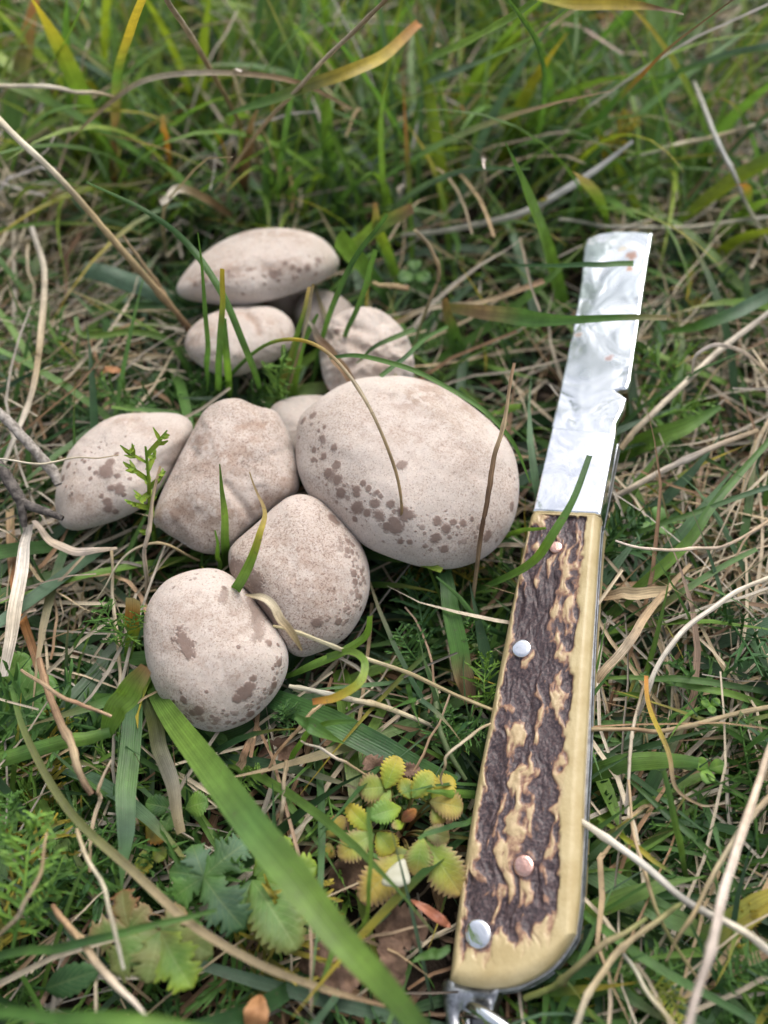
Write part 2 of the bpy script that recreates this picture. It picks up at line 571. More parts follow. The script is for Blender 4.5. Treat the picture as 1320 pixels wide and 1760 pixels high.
    for pts, spread, cnt, r0, r1 in bands:
        L = spline(pts, 60)
        for _ in range(cnt):
            q = L[rng.integers(60)] + rng.normal(0, spread, 2)
            lst.append((q[0], q[1], r0 + (r1 - r0) * rng.random() ** 2.2, 0.55 + 0.45 * rng.random()))
    flat = Pc.reshape(-1, 3); xf, yf, ff = x.ravel(), y.ravel(), front.ravel()
    sf = np.zeros(len(flat))
    wob = fbm(flat, 480, seed, 3) - 0.5
    wob2 = vnoise(flat, 2600, seed + 9) - 0.5
    for px, py, r, st in lst:
        dd = np.where(ff, (xf - px) ** 2 + (yf - py) ** 2, 1e9)
        i = int(dd.argmin())
        if dd[i] > 90: continue
        rm = r * dep / FPX * 0.98
        D = np.linalg.norm(flat - flat[i], axis=1)
        near = D < rm * 2.2
        e = D[near] / rm + wob[near] * 0.70 + wob2[near] * 0.35
        sf[near] = np.maximum(sf[near], (1 - sstep(0.62, 1.12, e)) * st)
    for pts, w, st in blots:                          # larger ragged rubbed patches
        e = polydist(xf, yf, pts) / w + wob * 1.3 + wob2 * 0.9
        sf = np.maximum(sf, (1 - sstep(0.6, 1.25, e)) * st * ff)
    P_base = at(*(stem_px or (c[0], c[1] + 25)), 0.0)
    root = empty('mushroom', P_base, label, 'mushroom', None)
    base = np.array(P_base)
    me = mk_mesh('cap', Pc - base, grid_faces(nR, nA, True), extra={'stain': sf, 'rim': RIM.ravel(), 'scuff': scuff.ravel()})
    cap_o = link('cap', me, M[mat], root)
    link('gills', mk_mesh('gills', Pg - base, grid_faces(nGr, nG, True)), M['gills'], cap_o)
    top = Pg[-1].mean(0) + np.array([0, 0, 0.002])
    n = 14
    t = np.linspace(0, 1, n)[:, None]
    C = top * (1 - t) + (np.array(P_base) + np.array([0, 0, -0.003])) * t
    C[:, 0] += 0.0015 * np.sin(t[:, 0] * 5 + seed)
    rr = R0 * stem_r * (0.95 + 0.25 * t[:, 0] ** 2 + 0.1 * np.sin(t[:, 0] * 9 + seed))
    v, f, cc, uu = tubes(C[None] - base, rr[None], np.zeros((1, n, 3)), 20)
    link('stem', mk_mesh('stem', v, f), M['stem'], root)
    splat(Pc.reshape(-1, 3)[ff], 2)
    return root

mushroom('pale mushroom with flattened tilted cap standing over the small smooth oval one',
         [(303, 492), (318, 466), (345, 438), (385, 412), (430, 396), (480, 391), (530, 398), (562, 416), (582, 444), (579, 466), (555, 484), (510, 504), (460, 518), (410, 526), (350, 522), (312, 512)],
         0.031, (-0.10, -0.02), 0.55, 300, 140, 3, mat='cap_back', stem_px=(555, 565),
         bands=[([(322, 488), (380, 472), (450, 470), (520, 462), (568, 446)], 9, 55, 2, 6), ([(330, 500), (400, 490), (470, 484)], 8, 18, 1.5, 3.5)],
         spots=[(548, 447, 7), (528, 459, 6), (515, 463, 5), (543, 470, 4), (470, 470, 9), (506, 478, 4), (478, 482, 4), (350, 470, 6)],
         scuffs=[([(330, 480), (400, 462), (520, 455)], 14, 0.8), ([(420, 400), (520, 405)], 16, 0.5)])
mushroom('smooth pale mushroom with small oval cap tucked below the flattened tilted one',
         [(317, 590), (325, 567), (350, 545), (390, 530), (440, 525), (475, 530), (500, 550), (507, 578), (497, 602), (470, 622), (440, 636), (410, 646), (380, 646), (350, 633), (325, 612)],
         0.027, (-0.05, -0.1), 0.62, 260, 120, 5, mat='cap_back',
         grooves=[([(425, 540), (442, 556), (446, 572)], 7, 0.5, 0.9), ([(375, 540), (420, 536)], 5, 0.3, 0.6)],
         scuffs=[([(325, 590), (360, 570)], 14, 0.7), ([(470, 560), (500, 580)], 16, 0.7), ([(420, 610), (440, 630)], 8, 0.8)],
         bands=[([(330, 600), (380, 630), (440, 625)], 6, 10, 1.5, 3)])
mushroom('brownish young mushroom half hidden behind the dented one, under the flattened tilted cap',
         [(505, 540), (515, 510), (540, 498), (570, 502), (600, 520), (610, 550), (600, 585), (565, 600), (525, 585)],
         0.017, (0, 0.05), 0.7, 200, 90, 6, mat='cap_warm')
mushroom('grey-pink mushroom with dented lumpy cap right behind the largest spotted cap',
         [(548, 585), (556, 560), (580, 540), (610, 528), (645, 530), (675, 548), (698, 575), (710, 610), (711, 645), (690, 680), (640, 695), (590, 690), (560, 660), (550, 620)],
         0.024, (0.05, 0.0), 0.7, 240, 120, 8, mat='cap_back', lump=0.16,
         grooves=[([(565, 580), (600, 560), (640, 570)], 9, 1.0, 0.3), ([(600, 590), (625, 600), (650, 590)], 10, 1.2, 0.35), ([(600, 630), (640, 612), (680, 620)], 9, 1.1, 0.3), ([(590, 545), (605, 560)], 6, 0.6, 0.2)],
         spots=[(577, 567, 6), (640, 592, 4)],
         scuffs=[([(600, 640), (660, 630)], 14, 0.6), ([(680, 580), (705, 630)], 10, 0.5)])
mushroom('plain pale cap wedged between the lobed cap and the largest spotted cap',
         [(462, 720), (470, 696), (495, 684), (530, 679), (565, 682), (590, 700), (590, 740), (560, 775), (520, 790), (480, 770)],
         0.020, (0, 0), 0.6, 200, 90, 9, mat='cap_back')
mushroom('oval mushroom with dark brown water spots, beside the dark forked twig',
         [(94, 862), (100, 825), (120, 775), (160, 735), (200, 714), (250, 709), (298, 709), (324, 720), (333, 742), (320, 770), (303, 800), (288, 825), (270, 848), (245, 872), (210, 891), (170, 905), (130, 913), (104, 900)],
         0.024, (-0.12, -0.1), 0.58, 340, 160, 12, mat='cap_back',
         spots=[(180, 808, 15), (188, 795, 10), (200, 780, 5), (165, 812, 5), (203, 818, 6), (224, 823, 5), (240, 788, 6), (155, 804, 4.5), (145, 793, 4), (117, 800, 8), (108, 822, 7), (156, 822, 4), (170, 768, 2.5), (146, 776, 3), (174, 760, 2.5),
                (205, 840, 12), (192, 838, 8), (212, 850, 5), (184, 862, 9), (187, 874, 9), (197, 879, 7), (176, 852, 5), (124, 848, 4), (120, 852, 3), (216, 750, 2), (158, 778, 2), (141, 790, 3), (131, 797, 3), (128, 812, 3)],
         bands=[([(140, 790), (170, 765), (190, 750)], 9, 22, 1, 2.2), ([(110, 840), (135, 860)], 8, 8, 1.5, 3)],
         scuffs=[([(125, 855), (150, 870)], 14, 0.8), ([(190, 725), (240, 720)], 8, 0.6), ([(240, 735), (300, 745)], 14, 0.4)])
mushroom('lobed mushroom with brown-streaked cap between the oval spotted cap and the largest cap',
         [(262, 893), (275, 850), (300, 800), (330, 742), (350, 706), (378, 688), (410, 685), (440, 697), (472, 706), (492, 735), (507, 780), (514, 820), (510, 848), (478, 868), (446, 892), (418, 918), (396, 945), (366, 953), (335, 946), (305, 928), (283, 915)],
         0.029, (-0.08, -0.18), 0.60, 400, 190, 15, mat='cap_warm', lump=0.07,
         grooves=[([(388, 832), (412, 862), (432, 890)], 8, 0.9, 0.35), ([(440, 700), (452, 720)], 10, 0.7, 0.1), ([(300, 905), (320, 935)], 9, 0.6, 0.2), ([(345, 735), (330, 780)], 10, 0.5, 0.1)],
         scuffs=[([(340, 760), (390, 790), (440, 770)], 26, 0.8), ([(410, 735), (470, 728)], 9, 1.0), ([(300, 880), (340, 870)], 26, 1.0), ([(360, 890), (400, 880)], 22, 0.9), ([(270, 880), (285, 900)], 16, 0.8), ([(440, 870), (500, 835)], 14, 0.8), ([(480, 830), (500, 820)], 14, 0.7), ([(350, 800), (420, 810)], 30, 0.6)],
         spots=[(360, 927, 2), (335, 738, 2), (345, 730, 2), (362, 735, 2)])
mushroom('largest mushroom with broad smooth cap and a belt of brown spots near its rim',
         [(508, 760), (510, 732), (522, 708), (545, 688), (575, 667), (610, 652), (650, 646), (700, 647), (750, 661), (800, 690), (850, 730), (880, 770), (892, 820), (890, 870), (876, 910), (850, 945), (815, 968), (770, 979), (720, 974), (670, 958), (630, 940), (595, 912), (560, 882), (530, 852), (513, 815), (508, 785)],
         0.031, (0.02, -0.1), 0.60, 660, 310, 21, mat='cap_pale', lump=0.035,
         bands=[([(532, 720), (545, 770), (570, 815), (610, 860)], 13, 34, 2, 8), ([(610, 850), (650, 885), (720, 905)], 14, 24, 1.5, 6), ([(740, 900), (800, 915), (860, 905)], 14, 40, 1.5, 6), ([(870, 880), (885, 840), (880, 800)], 7, 14, 1.5, 5), ([(640, 900), (720, 935), (800, 945)], 8, 20, 1.5, 4.5), ([(520, 800), (560, 850)], 9, 14, 1, 3), ([(560, 800), (640, 870), (720, 900), (850, 905)], 24, 70, 0.8, 2.6)],
         spots=[(578, 798, 9), (563, 812, 9), (580, 826, 10), (586, 848, 10), (611, 840, 9), (612, 848, 8), (614, 872, 14), (630, 882, 8), (651, 886, 12), (645, 864, 10), (672, 866, 8), (676, 894, 10), (693, 882, 14), (704, 884, 9), (692, 798, 10), (688, 800, 8), (680, 905, 14), (665, 905, 9), (688, 930, 7), (704, 931, 6), (838, 921, 11), (880, 870, 9), (752, 896, 10), (748, 924, 10), (766, 908, 9), (780, 897, 7), (796, 899, 8), (764, 943, 8), (811, 892, 5), (610, 892, 6), (540, 773, 6), (556, 785, 7), (574, 768, 8), (553, 752, 6), (538, 790, 6), (522, 722, 9), (538, 712, 9), (558, 733, 5), (730, 665, 3), (624, 830, 6), (634, 839, 6), (648, 846, 6), (655, 853, 6)],
         scuffs=[([(700, 690), (740, 670)], 22, 0.8), ([(690, 700), (660, 680)], 12, 0.6), ([(800, 700), (810, 715)], 10, 0.8), ([(640, 735), (720, 760)], 40, 0.35), ([(860, 890), (870, 930)], 8, 0.9), ([(720, 700), (800, 780)], 50, 0.35)])
mushroom('domed mushroom with speckled cap and dimpled rim behind the round dark-blotched one',
         [(392, 958), (402, 933), (440, 900), (472, 870), (500, 852), (530, 851), (562, 866), (602, 906), (627, 950), (636, 990), (632, 1030), (615, 1070), (590, 1100), (550, 1121), (515, 1129), (488, 1112), (462, 1064), (430, 1024), (400, 995)],
         0.026, (0.05, -0.15), 0.66, 500, 240, 25, mat='cap_warm', lump=0.03,
         bands=[([(585, 920), (610, 960), (617, 1000), (607, 1050), (575, 1088)], 7, 90, 1.5, 7), ([(545, 1100), (500, 1110), (490, 1090)], 8, 18, 1.5, 5), ([(560, 1060), (590, 1040)], 12, 14, 1.5, 5), ([(480, 862), (520, 858), (560, 872)], 6, 14, 1.5, 4)],
         spots=[(571, 890, 10), (578, 897, 8), (610, 1000, 7), (608, 985, 7), (598, 930, 6), (582, 1068, 8), (619, 1025, 7), (545, 1070, 10), (462, 862, 6)],
         blots=[([(405, 975), (425, 985), (438, 1000)], 16, 0.9), ([(440, 1010), (452, 1040), (470, 1070)], 12, 0.8)],
         scuffs=[([(480, 950), (540, 980), (560, 1040)], 48, 0.55), ([(470, 960), (490, 930)], 26, 0.5)])
mushroom('round mushroom with dark rubbed blotch on top, touching the broad green blade',
         [(246, 1085), (250, 1050), (265, 1020), (290, 995), (330, 980), (370, 977), (400, 990), (424, 1014), (446, 1036), (462, 1062), (478, 1082), (492, 1108), (496, 1135), (490, 1165), (470, 1200), (435, 1235), (400, 1252), (370, 1258), (335, 1250), (300, 1226), (270, 1190), (252, 1140)],
         0.023, (-0.02, -0.1), 0.72, 520, 250, 31, mat='cap_pale', lump=0.03,
         grooves=[([(440, 1040), (448, 1075), (452, 1095)], 12, 0.8, 0.3)],
         bands=[([(275, 1195), (300, 1218), (335, 1238), (400, 1240)], 8, 80, 1.5, 7), ([(400, 1235), (450, 1200), (480, 1150)], 8, 46, 1.5, 7), ([(478, 1120), (490, 1140)], 5, 10, 1.5, 5), ([(290, 1000), (330, 988), (380, 985)], 5, 18, 1, 4)],
         spots=[(428, 1180, 12), (420, 1190, 15), (408, 1200, 9), (434, 1166, 8), (470, 1178, 9), (465, 1190, 6), (342, 1222, 11), (330, 1225, 9), (316, 1203, 8), (430, 1228, 9), (463, 1105, 8), (478, 1108, 5), (480, 1140, 8), (410, 1112, 4), (355, 1188, 4), (385, 1010, 6)],
         blots=[([(312, 1088), (318, 1108), (324, 1122)], 12, 1.0), ([(300, 1100), (330, 1105)], 8, 1.0), ([(432, 1030), (446, 1060), (444, 1090)], 13, 0.62), ([(386, 1018), (383, 1030)], 7, 0.7)],
         scuffs=[([(290, 1110), (330, 1125)], 14, 0.6), ([(330, 1060), (420, 1075)], 45, 0.45), ([(350, 1150), (400, 1160)], 40, 0.5), ([(430, 1020), (450, 1085)], 12, 0.5)])

# ------------------------------------------------------------------ knife
butt, tip = at(880, 1680, 0.021), at(1058, 400, 0.050)
Ux = unit(tip - butt)
N0 = unit(ZUP - Ux * Ux[2]); V0 = np.cross(Ux, N0)
ROLL = R(20)
Vx = V0 * math.cos(ROLL) + N0 * math.sin(ROLL)
Nx = N0 * math.cos(ROLL) - V0 * math.sin(ROLL)
tt = 0.51
KO = butt * (1 - tt) + tip * tt
def kuv(px, py, w=0.0):
    d = ray(px, py)
    t = ((KO + Nx * w - CAM) @ Nx) / (d @ Nx)
    q = CAM + d * t - KO
    return np.array([q @ Ux, q @ Vx])
knife = empty('pocket_knife', KO, 'open pocket knife with stag horn handle and stained steel blade lying on the grass', 'knife')
from mathutils import Matrix
knife.matrix_world = Matrix(((Ux[0], Vx[0], Nx[0], KO[0]), (Ux[1], Vx[1], Nx[1], KO[1]), (Ux[2], Vx[2], Nx[2], KO[2]), (0, 0, 0, 1)))

def plate(name, uv, w0, w1, mat, parent, bevel=0.0, segs=2):
    """flat outline (n,2) extruded from w0 (low) to w1 (top) with a bevelled top edge"""
    import bmesh
    bm = bmesh.new()
    vs_ = [bm.verts.new((p[0], p[1], w0)) for p in uv]
    f = bm.faces.new(vs_)
    r = bmesh.ops.extrude_face_region(bm, geom=[f])
    tv = [g for g in r['geom'] if isinstance(g, bmesh.types.BMVert)]
    for v in tv: v.co.z = w1
    bmesh.ops.recalc_face_normals(bm, faces=bm.faces)
    if bevel > 0:
        ed = [e for e in bm.edges if all(abs(v.co.z - w1) < 1e-7 for v in e.verts)]
        bmesh.ops.bevel(bm, geom=ed, offset=bevel, segments=segs, profile=0.5, affect='EDGES')
    bmesh.ops.triangulate(bm, faces=[f for f in bm.faces if len(f.verts) > 4])
    me = bpy.data.meshes.new(name)
    bm.to_mesh(me); bm.free()
    return link(name, me, mat, parent)

def mat_steel(name, mirror=True, stains_reflections=()):
    m, nt, out = new_mat(name)
    b = NB(nt)
    co = b.objco()
    mp = b.n('ShaderNodeMapping')
    mp.inputs['Scale'].default_value = (0.12, 3, 1)
    b.put(mp.inputs['Vector'], co)
    scr = b.noise(mp.outputs[0], 700, 3, 0.7)
    big = b.noise(co, 110, 4, 0.6, 0.8)
    fine = b.noise(co, 900, 4, 0.7)
    if mirror:
        c = b.mix(b.ramp(big, 0.46, 0.66), (0.86, 0.88, 0.92), (0.66, 0.69, 0.75))
        c = b.mix(b.math('MULTIPLY', b.ramp(fine, 0.58, 0.72), 0.35), c, (0.45, 0.46, 0.48))
        ro = b.ramp(scr, 0.3, 0.8, 0.10, 0.24)
        nrm = b.bump(big, 0.10, 0.002)
    else:
        smear = b.noise(co, 60, 2.5, 0.5, 0.8)
        c = b.mix(b.ramp(smear, 0.38, 0.68), (0.76, 0.79, 0.84), (0.40, 0.44, 0.47))
        c = b.mix(b.math('MULTIPLY', b.ramp(fine, 0.62, 0.75), 0.35), c, (0.34, 0.33, 0.31))
        ro = b.ramp(smear, 0.3, 0.7, 0.08, 0.30)
        for (u, v, r, colr, amt) in stains_reflections:  # rust marks and painted reflection patches alike
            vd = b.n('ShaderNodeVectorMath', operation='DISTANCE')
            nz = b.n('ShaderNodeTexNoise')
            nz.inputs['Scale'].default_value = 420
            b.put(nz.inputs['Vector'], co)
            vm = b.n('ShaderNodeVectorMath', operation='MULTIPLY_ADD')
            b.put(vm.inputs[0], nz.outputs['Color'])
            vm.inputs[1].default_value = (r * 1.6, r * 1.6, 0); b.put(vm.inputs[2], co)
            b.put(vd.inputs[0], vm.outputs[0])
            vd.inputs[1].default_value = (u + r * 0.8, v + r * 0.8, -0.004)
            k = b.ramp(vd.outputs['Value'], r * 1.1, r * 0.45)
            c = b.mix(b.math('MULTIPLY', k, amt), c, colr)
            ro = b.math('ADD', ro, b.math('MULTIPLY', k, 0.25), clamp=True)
        nrm = b.bump(b.math('ADD', smear, b.math('MULTIPLY', scr, 0.02)), 0.30, 0.004)
    nt.links.new(b.bsdf(c, ro, 1.0, 0.5, nrm), out.inputs['Surface'])
    return m

blade_px = [(948, 731), (954, 706), (965, 656), (985, 566), (993, 520), (999, 480), (1002, 448), (1004, 424), (1010, 409), (1030, 401), (1055, 397), (1090, 397), (1121, 400),
            (1112, 450), (1100, 534), (1090, 600), (1083, 653), (1078, 667), (1066, 668), (1058, 671), (1063, 675), (1076, 684), (1069, 705), (1058, 727), (1057, 745), (1040, 800), (960, 790)]
WB = -0.0042
uvb = np.array([kuv(a_, b_, WB) for a_, b_ in blade_px])
stain_reflection_list = []  # rust stains, plus grey-green patches that paint a dark reflection towards the tip
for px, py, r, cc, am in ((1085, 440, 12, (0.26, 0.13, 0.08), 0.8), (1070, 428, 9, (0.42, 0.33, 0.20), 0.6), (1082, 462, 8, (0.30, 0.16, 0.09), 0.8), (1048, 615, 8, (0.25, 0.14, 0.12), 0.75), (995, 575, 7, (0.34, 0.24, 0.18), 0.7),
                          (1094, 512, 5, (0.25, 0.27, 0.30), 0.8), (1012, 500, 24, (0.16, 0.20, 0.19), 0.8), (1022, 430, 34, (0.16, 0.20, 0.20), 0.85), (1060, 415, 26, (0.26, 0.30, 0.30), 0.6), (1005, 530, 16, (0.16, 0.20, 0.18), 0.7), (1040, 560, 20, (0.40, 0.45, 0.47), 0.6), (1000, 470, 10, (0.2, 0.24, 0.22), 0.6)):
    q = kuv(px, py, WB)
    stain_reflection_list.append((q[0], q[1], r * 0.28 / FPX, cc, am))
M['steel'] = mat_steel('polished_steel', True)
M['blade'] = mat_steel('stained_steel_painted_reflection', False, stain_reflection_list)
M['liner'] = mat_simple('liner_metal', (0.55, 0.56, 0.58), (0.30, 0.30, 0.32), 500, 0.28, 1.0, 0.5, 0.1)
M['spring'] = mat_simple('dark_spring_metal', (0.16, 0.16, 0.17), (0.30, 0.30, 0.32), 500, 0.4, 1.0, 0.5, 0.1)
M['copper'] = mat_simple('copper_pin', (0.80, 0.52, 0.44), (0.72, 0.42, 0.34), 900, 0.25, 1.0)
M['tarnish'] = mat_simple('tarnished_lug', (0.66, 0.67, 0.70), (0.16, 0.16, 0.17), 260, 0.3, 1.0, 0.5, 0.3)
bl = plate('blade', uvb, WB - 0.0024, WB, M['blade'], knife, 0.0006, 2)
# bolster
bol_px = [(914, 877), (1032, 883), (1058, 743), (948, 732)]
uvq = np.array([kuv(*p) for p in bol_px])
plate('bolster', uvq, -0.0062, -0.0003, M['steel'], knife, 0.0007, 3)

# handle outline: left edge, right edge, butt
Lpx = [(912, 879), (905, 905), (868, 1085), (840, 1230), (818, 1340), (800, 1450), (784, 1560), (769, 1684)]
Rpx = [(1031, 884), (1027, 910), (1015, 1080), (1006, 1230), (1000, 1340), (996, 1450), (991, 1540), (984, 1602)]
NT, NS = 420, 130
Luv = spline([kuv(*p) for p in Lpx], NT)
Ruv = spline([kuv(*p) for p in Rpx], NT)
s = np.linspace(0, 1, NS)
butt_c = spline([kuv(*q) for q in ((769, 1684), (790, 1693), (830, 1698), (870, 1695), (905, 1683), (940, 1660), (966, 1630), (984, 1602))], NS)
tn = np.linspace(0, 1, NT)
wgt = np.clip((tn - 0.80) / 0.20, 0, 1) ** 1.4
S2 = s[None, :, None]
UV = Luv[:, None, :] * (1 - S2) + Ruv[:, None, :] * S2
UV += wgt[:, None, None] * (butt_c - UV[-1])[None]
# relief: long furrows of antler
u_, v_ = UV[..., 0], UV[..., 1]
Q = np.stack([u_ * 95 + 3.1, v_ * 420, np.zeros_like(u_)], -1)
warp = (fbm(np.stack([u_ * 160, v_ * 160, u_ * 0], -1), 1, 5, 3) - 0.5)
Q[..., 1] += warp * 3.0
f1 = fbm(Q, 1.0, 41, 3)
f2 = fbm(np.stack([u_ * 260, v_ * 620 + warp * 3, u_ * 0], -1), 1.0, 77, 3)
gr = fbm(np.stack([u_ * 2200, v_ * 2200, u_ * 0], -1), 1.0, 13, 2)
edge = np.minimum(s[None, :] - 0.055 - 0.05 * warp, 0.85 + 0.05 * warp - s[None, :])
endm = np.minimum(sstep(0.045, 0.085, tn + 0.03 * (f2.mean(1) - 0.5))[:, None], sstep(0.955, 0.90, tn)[:, None] * np.ones((1, NS)))
endw = np.minimum(sstep(0.05, 0.085, tn[:, None] + (f2 - 0.5) * 0.10), sstep(0.975, 0.91, tn[:, None] + (f2 - 0.5) * 0.12 + 0.05 * s[None, :]))
inner = sstep(-0.015, 0.06, edge + (f2 - 0.5) * 0.12) * endw
val = 0.62 * f1 + 0.38 * f2
groove_main = np.exp(-((s[None, :] - (0.40 + 0.06 * np.sin(tn * 7)[:, None])) / 0.035) ** 2) * sstep(0.25, 0.4, tn)[:, None]
darkf = sstep(0.24, 0.58, val + 0.07 * groove_main + (f2 - 0.5) * 0.12) * inner
reddish = inner * (0.45 + 0.55 * sstep(0.30, 0.42, val))
for px_, py_, r_ in ((955, 940, 17), (896, 1114, 22), (900, 1488, 22), (821, 1605, 27)):      # dark ring in the colour round each pin
    dq = np.linalg.norm(UV - kuv(px_, py_), axis=-1) / (r_ * 0.215 / FPX)
    darkf = np.maximum(darkf, 0.62 * (1 - sstep(0.75, 1.1, dq + (f2 - 0.5) * 0.5)))
w_edge = np.minimum(s, 1 - s)[None, :]
crown = 0.0018 * (1 - np.clip(1 - w_edge / 0.10, 0, 1) ** 2.2)
crown_end = np.minimum(np.clip(tn / 0.006, 0, 1), 1)[:, None]
crown_butt = (1 - np.clip(1 - (1 - tn) / 0.03, 0, 1) ** 2.2)[:, None]
hz = -0.0018 + np.minimum(crown, 0.0018 * crown_butt) * (0.4 + 0.6 * crown_end)
hz = hz - inner * 0.0030 * np.clip(val - 0.28, 0, 0.5) - 0.0004 * groove_main * inner + (gr - 0.5) * 0.00022 * (0.3 + darkf)
top = np.stack([u_, v_, hz], -1)
# skirt down to the liner
bot = top.copy(); bot[..., 2] = -0.0048
Vt = top.reshape(-1, 3)
ring = np.concatenate([np.arange(NS), np.arange(1, NT) * NS + NS - 1, (NT - 1) * NS + np.arange(NS - 2, -1, -1), np.arange(NT - 2, 0, -1) * NS])
sk = Vt[ring].copy(); sk[:, 2] = -0.0050
off = len(Vt)
m_ = len(ring)
skf = np.stack([ring, off + np.arange(m_), off + (np.arange(m_) + 1) % m_, np.roll(ring, -1)], -1)
Vall = np.vstack([Vt, sk])
Fall = np.vstack([grid_faces(NT, NS)[:, ::-1], skf[:, ::-1]])
dk = np.concatenate([darkf.ravel(), np.zeros(m_)]); rd = np.concatenate([reddish.ravel(), np.zeros(m_)])
def mat_stag():
    m, nt, out = new_mat('stag_horn')
    b = NB(nt)
    co = b.objco()
    d, r = b.attr('dark', 'Fac'), b.attr('red', 'Fac')
    n1 = b.noise(co, 140, 4, 0.6); n2 = b.noise(co, 1500, 4, 0.7); n3 = b.noise(co, 420, 4, 0.65)
    cream = b.mix(b.ramp(n1, 0.3, 0.7), (0.40, 0.31, 0.155), (0.49, 0.40, 0.225))
    inn = b.mix(b.ramp(n3, 0.35, 0.65), (0.50, 0.35, 0.22), (0.34, 0.19, 0.12))
    c = b.mix(b.math('MULTIPLY', r, 0.80), cream, inn)
    dn = b.math('ADD', d, b.math('MULTIPLY', b.math('SUBTRACT', n3, 0.5), 0.35))
    dn = b.math('ADD', dn, b.math('MULTIPLY', b.math('SUBTRACT', n2, 0.5), 0.55))
    c = b.mix(b.math('MULTIPLY', b.ramp(dn, 0.20, 0.46), 0.85), c, b.mix(b.ramp(n3, 0.4, 0.6), (0.25, 0.125, 0.080), (0.15, 0.075, 0.055)))
    dark = b.mix(b.ramp(n2, 0.38, 0.68), (0.030, 0.022, 0.027), (0.115, 0.075, 0.075))
    c = b.mix(b.ramp(dn, 0.48, 0.66), c, dark)
    ro = b.math('ADD', 0.34, b.math('MULTIPLY', d, 0.18))
    nt.links.new(b.bsdf(c, ro, 0, 0.45, b.bump(b.math('SUBTRACT', n2, b.math('MULTIPLY', d, 0.0)), 0.30, 0.0003)), out.inputs['Surface'])
    return m
M['stag'] = mat_stag()
scale_o = link('handle_scale', mk_mesh('handle_scale', Vall, Fall, extra={'dark': dk, 'red': rd}), M['stag'], knife)
# outline for liners and springs
out_uv = np.vstack([Luv[::6], UV[-1, ::5], Ruv[::-6]])
ctr = out_uv.mean(0)
def grown(k):
    d_ = out_uv - ctr
    return ctr + d_ * (1 + k / (np.linalg.norm(d_, axis=1, keepdims=True) + 1e-9))
full = lambda k: np.vstack([[kuv(947, 733)], grown(k), [kuv(1059, 745)]])
plate('liner', full(0.0007), -0.0062, -0.0050, M['liner'], knife, 0.00015, 1)
plate('back_spring', full(-0.0002), -0.0076, -0.0064, M['spring'], knife)
plate('liner', full(0.0008), -0.0088, -0.0078, M['liner'], knife, 0.00015, 1)
plate('rear_handle_scale', grown(0.0), -0.0128, -0.0089, M['stag'], knife)
def pin(px, py, rpx, mat):
    q = kuv(px, py)
    ti = int(np.argmin(np.linalg.norm(UV - q, axis=-1)))
    r = rpx * 0.5 * (0.205 + 0.235) / FPX
    zt = float(hz.ravel()[np.linalg.norm(UV.reshape(-1, 2) - q, axis=1) < r].max()) + 0.00005
    n = 36
    prof = [(0.02, 0.00030), (0.6, 0.00027), (0.9, 0.00018), (1.0, 0.0), (1.0, -0.0015)]
    a = np.arange(n) * 2 * math.pi / n
    P = np.array([[[q[0] + rr * r * math.cos(t), q[1] + rr * r * math.sin(t), zt + h] for t in a] for rr, h in prof])
    link('pin', mk_mesh('pin', P, grid_faces(len(prof), n, True)), mat, scale_o)
pin(955, 940, 11.5, M['copper'])
pin(896, 1114, 16, M['steel'])
pin(900, 1488, 15, M['copper'])
pin(821, 1605, 19, M['steel'])
# lug and bail at the butt
lug = [(765, 1684), (812, 1692), (858, 1690), (857, 1715), (850, 1735), (850, 1790), (832, 1820), (800, 1818), (778, 1790), (766, 1745)]
lug_uv = closed_spline([kuv(a_, b_, -0.006) for a_, b_ in lug], 48)
hole_c = kuv(812, 1750, -0.006)
plate('hole_dark_backing', closed_spline([kuv(a_, b_, -0.006) for a_, b_ in lug], 40) * 0.98 + 0.02 * hole_c, -0.0100, -0.0092, M['spring'], knife)  # dark plate added behind the open hole, in place of the shade inside
nl = len(lug_uv)
ha = np.arctan2(lug_uv[:, 1] - hole_c[1], lug_uv[:, 0] - hole_c[0])
hole = hole_c + 0.0030 * np.stack([np.cos(ha), np.sin(ha)], -1)
P = np.array([[(*p, -0.0090) for p in hole], [(*p, -0.0090) for p in lug_uv], [(*p, -0.0054) for p in lug_uv], [(*(p * 0.93 + hole_c * 0.07), -0.0048) for p in lug_uv], [(*p, -0.0048) for p in hole], [(*p, -0.0090) for p in hole]])
lug_o = link('lanyard_lug', mk_mesh('lanyard_lug', P, grid_faces(6, nl, True)), M['tarnish'], knife)
pts = [np.array([*kuv(a_, b_, w_), w_]) for a_, b_, w_ in ((800, 1742, -0.0085), (806, 1731, -0.0060), (824, 1738, -0.0036), (850, 1754, -0.0030), (884, 1780, -0.0036), (915, 1815, -0.0055), (905, 1860, -0.0085), (855, 1860, -0.0105), (815, 1810, -0.0115), (800, 1742, -0.0085))]
C = spline(pts, 60)
v, f, cc, uu = tubes(C[None], np.full((1, 60), 0.0015), np.zeros((1, 60, 3)), 14)
link('bail', mk_mesh('bail', v, f), M['steel'], lug_o)
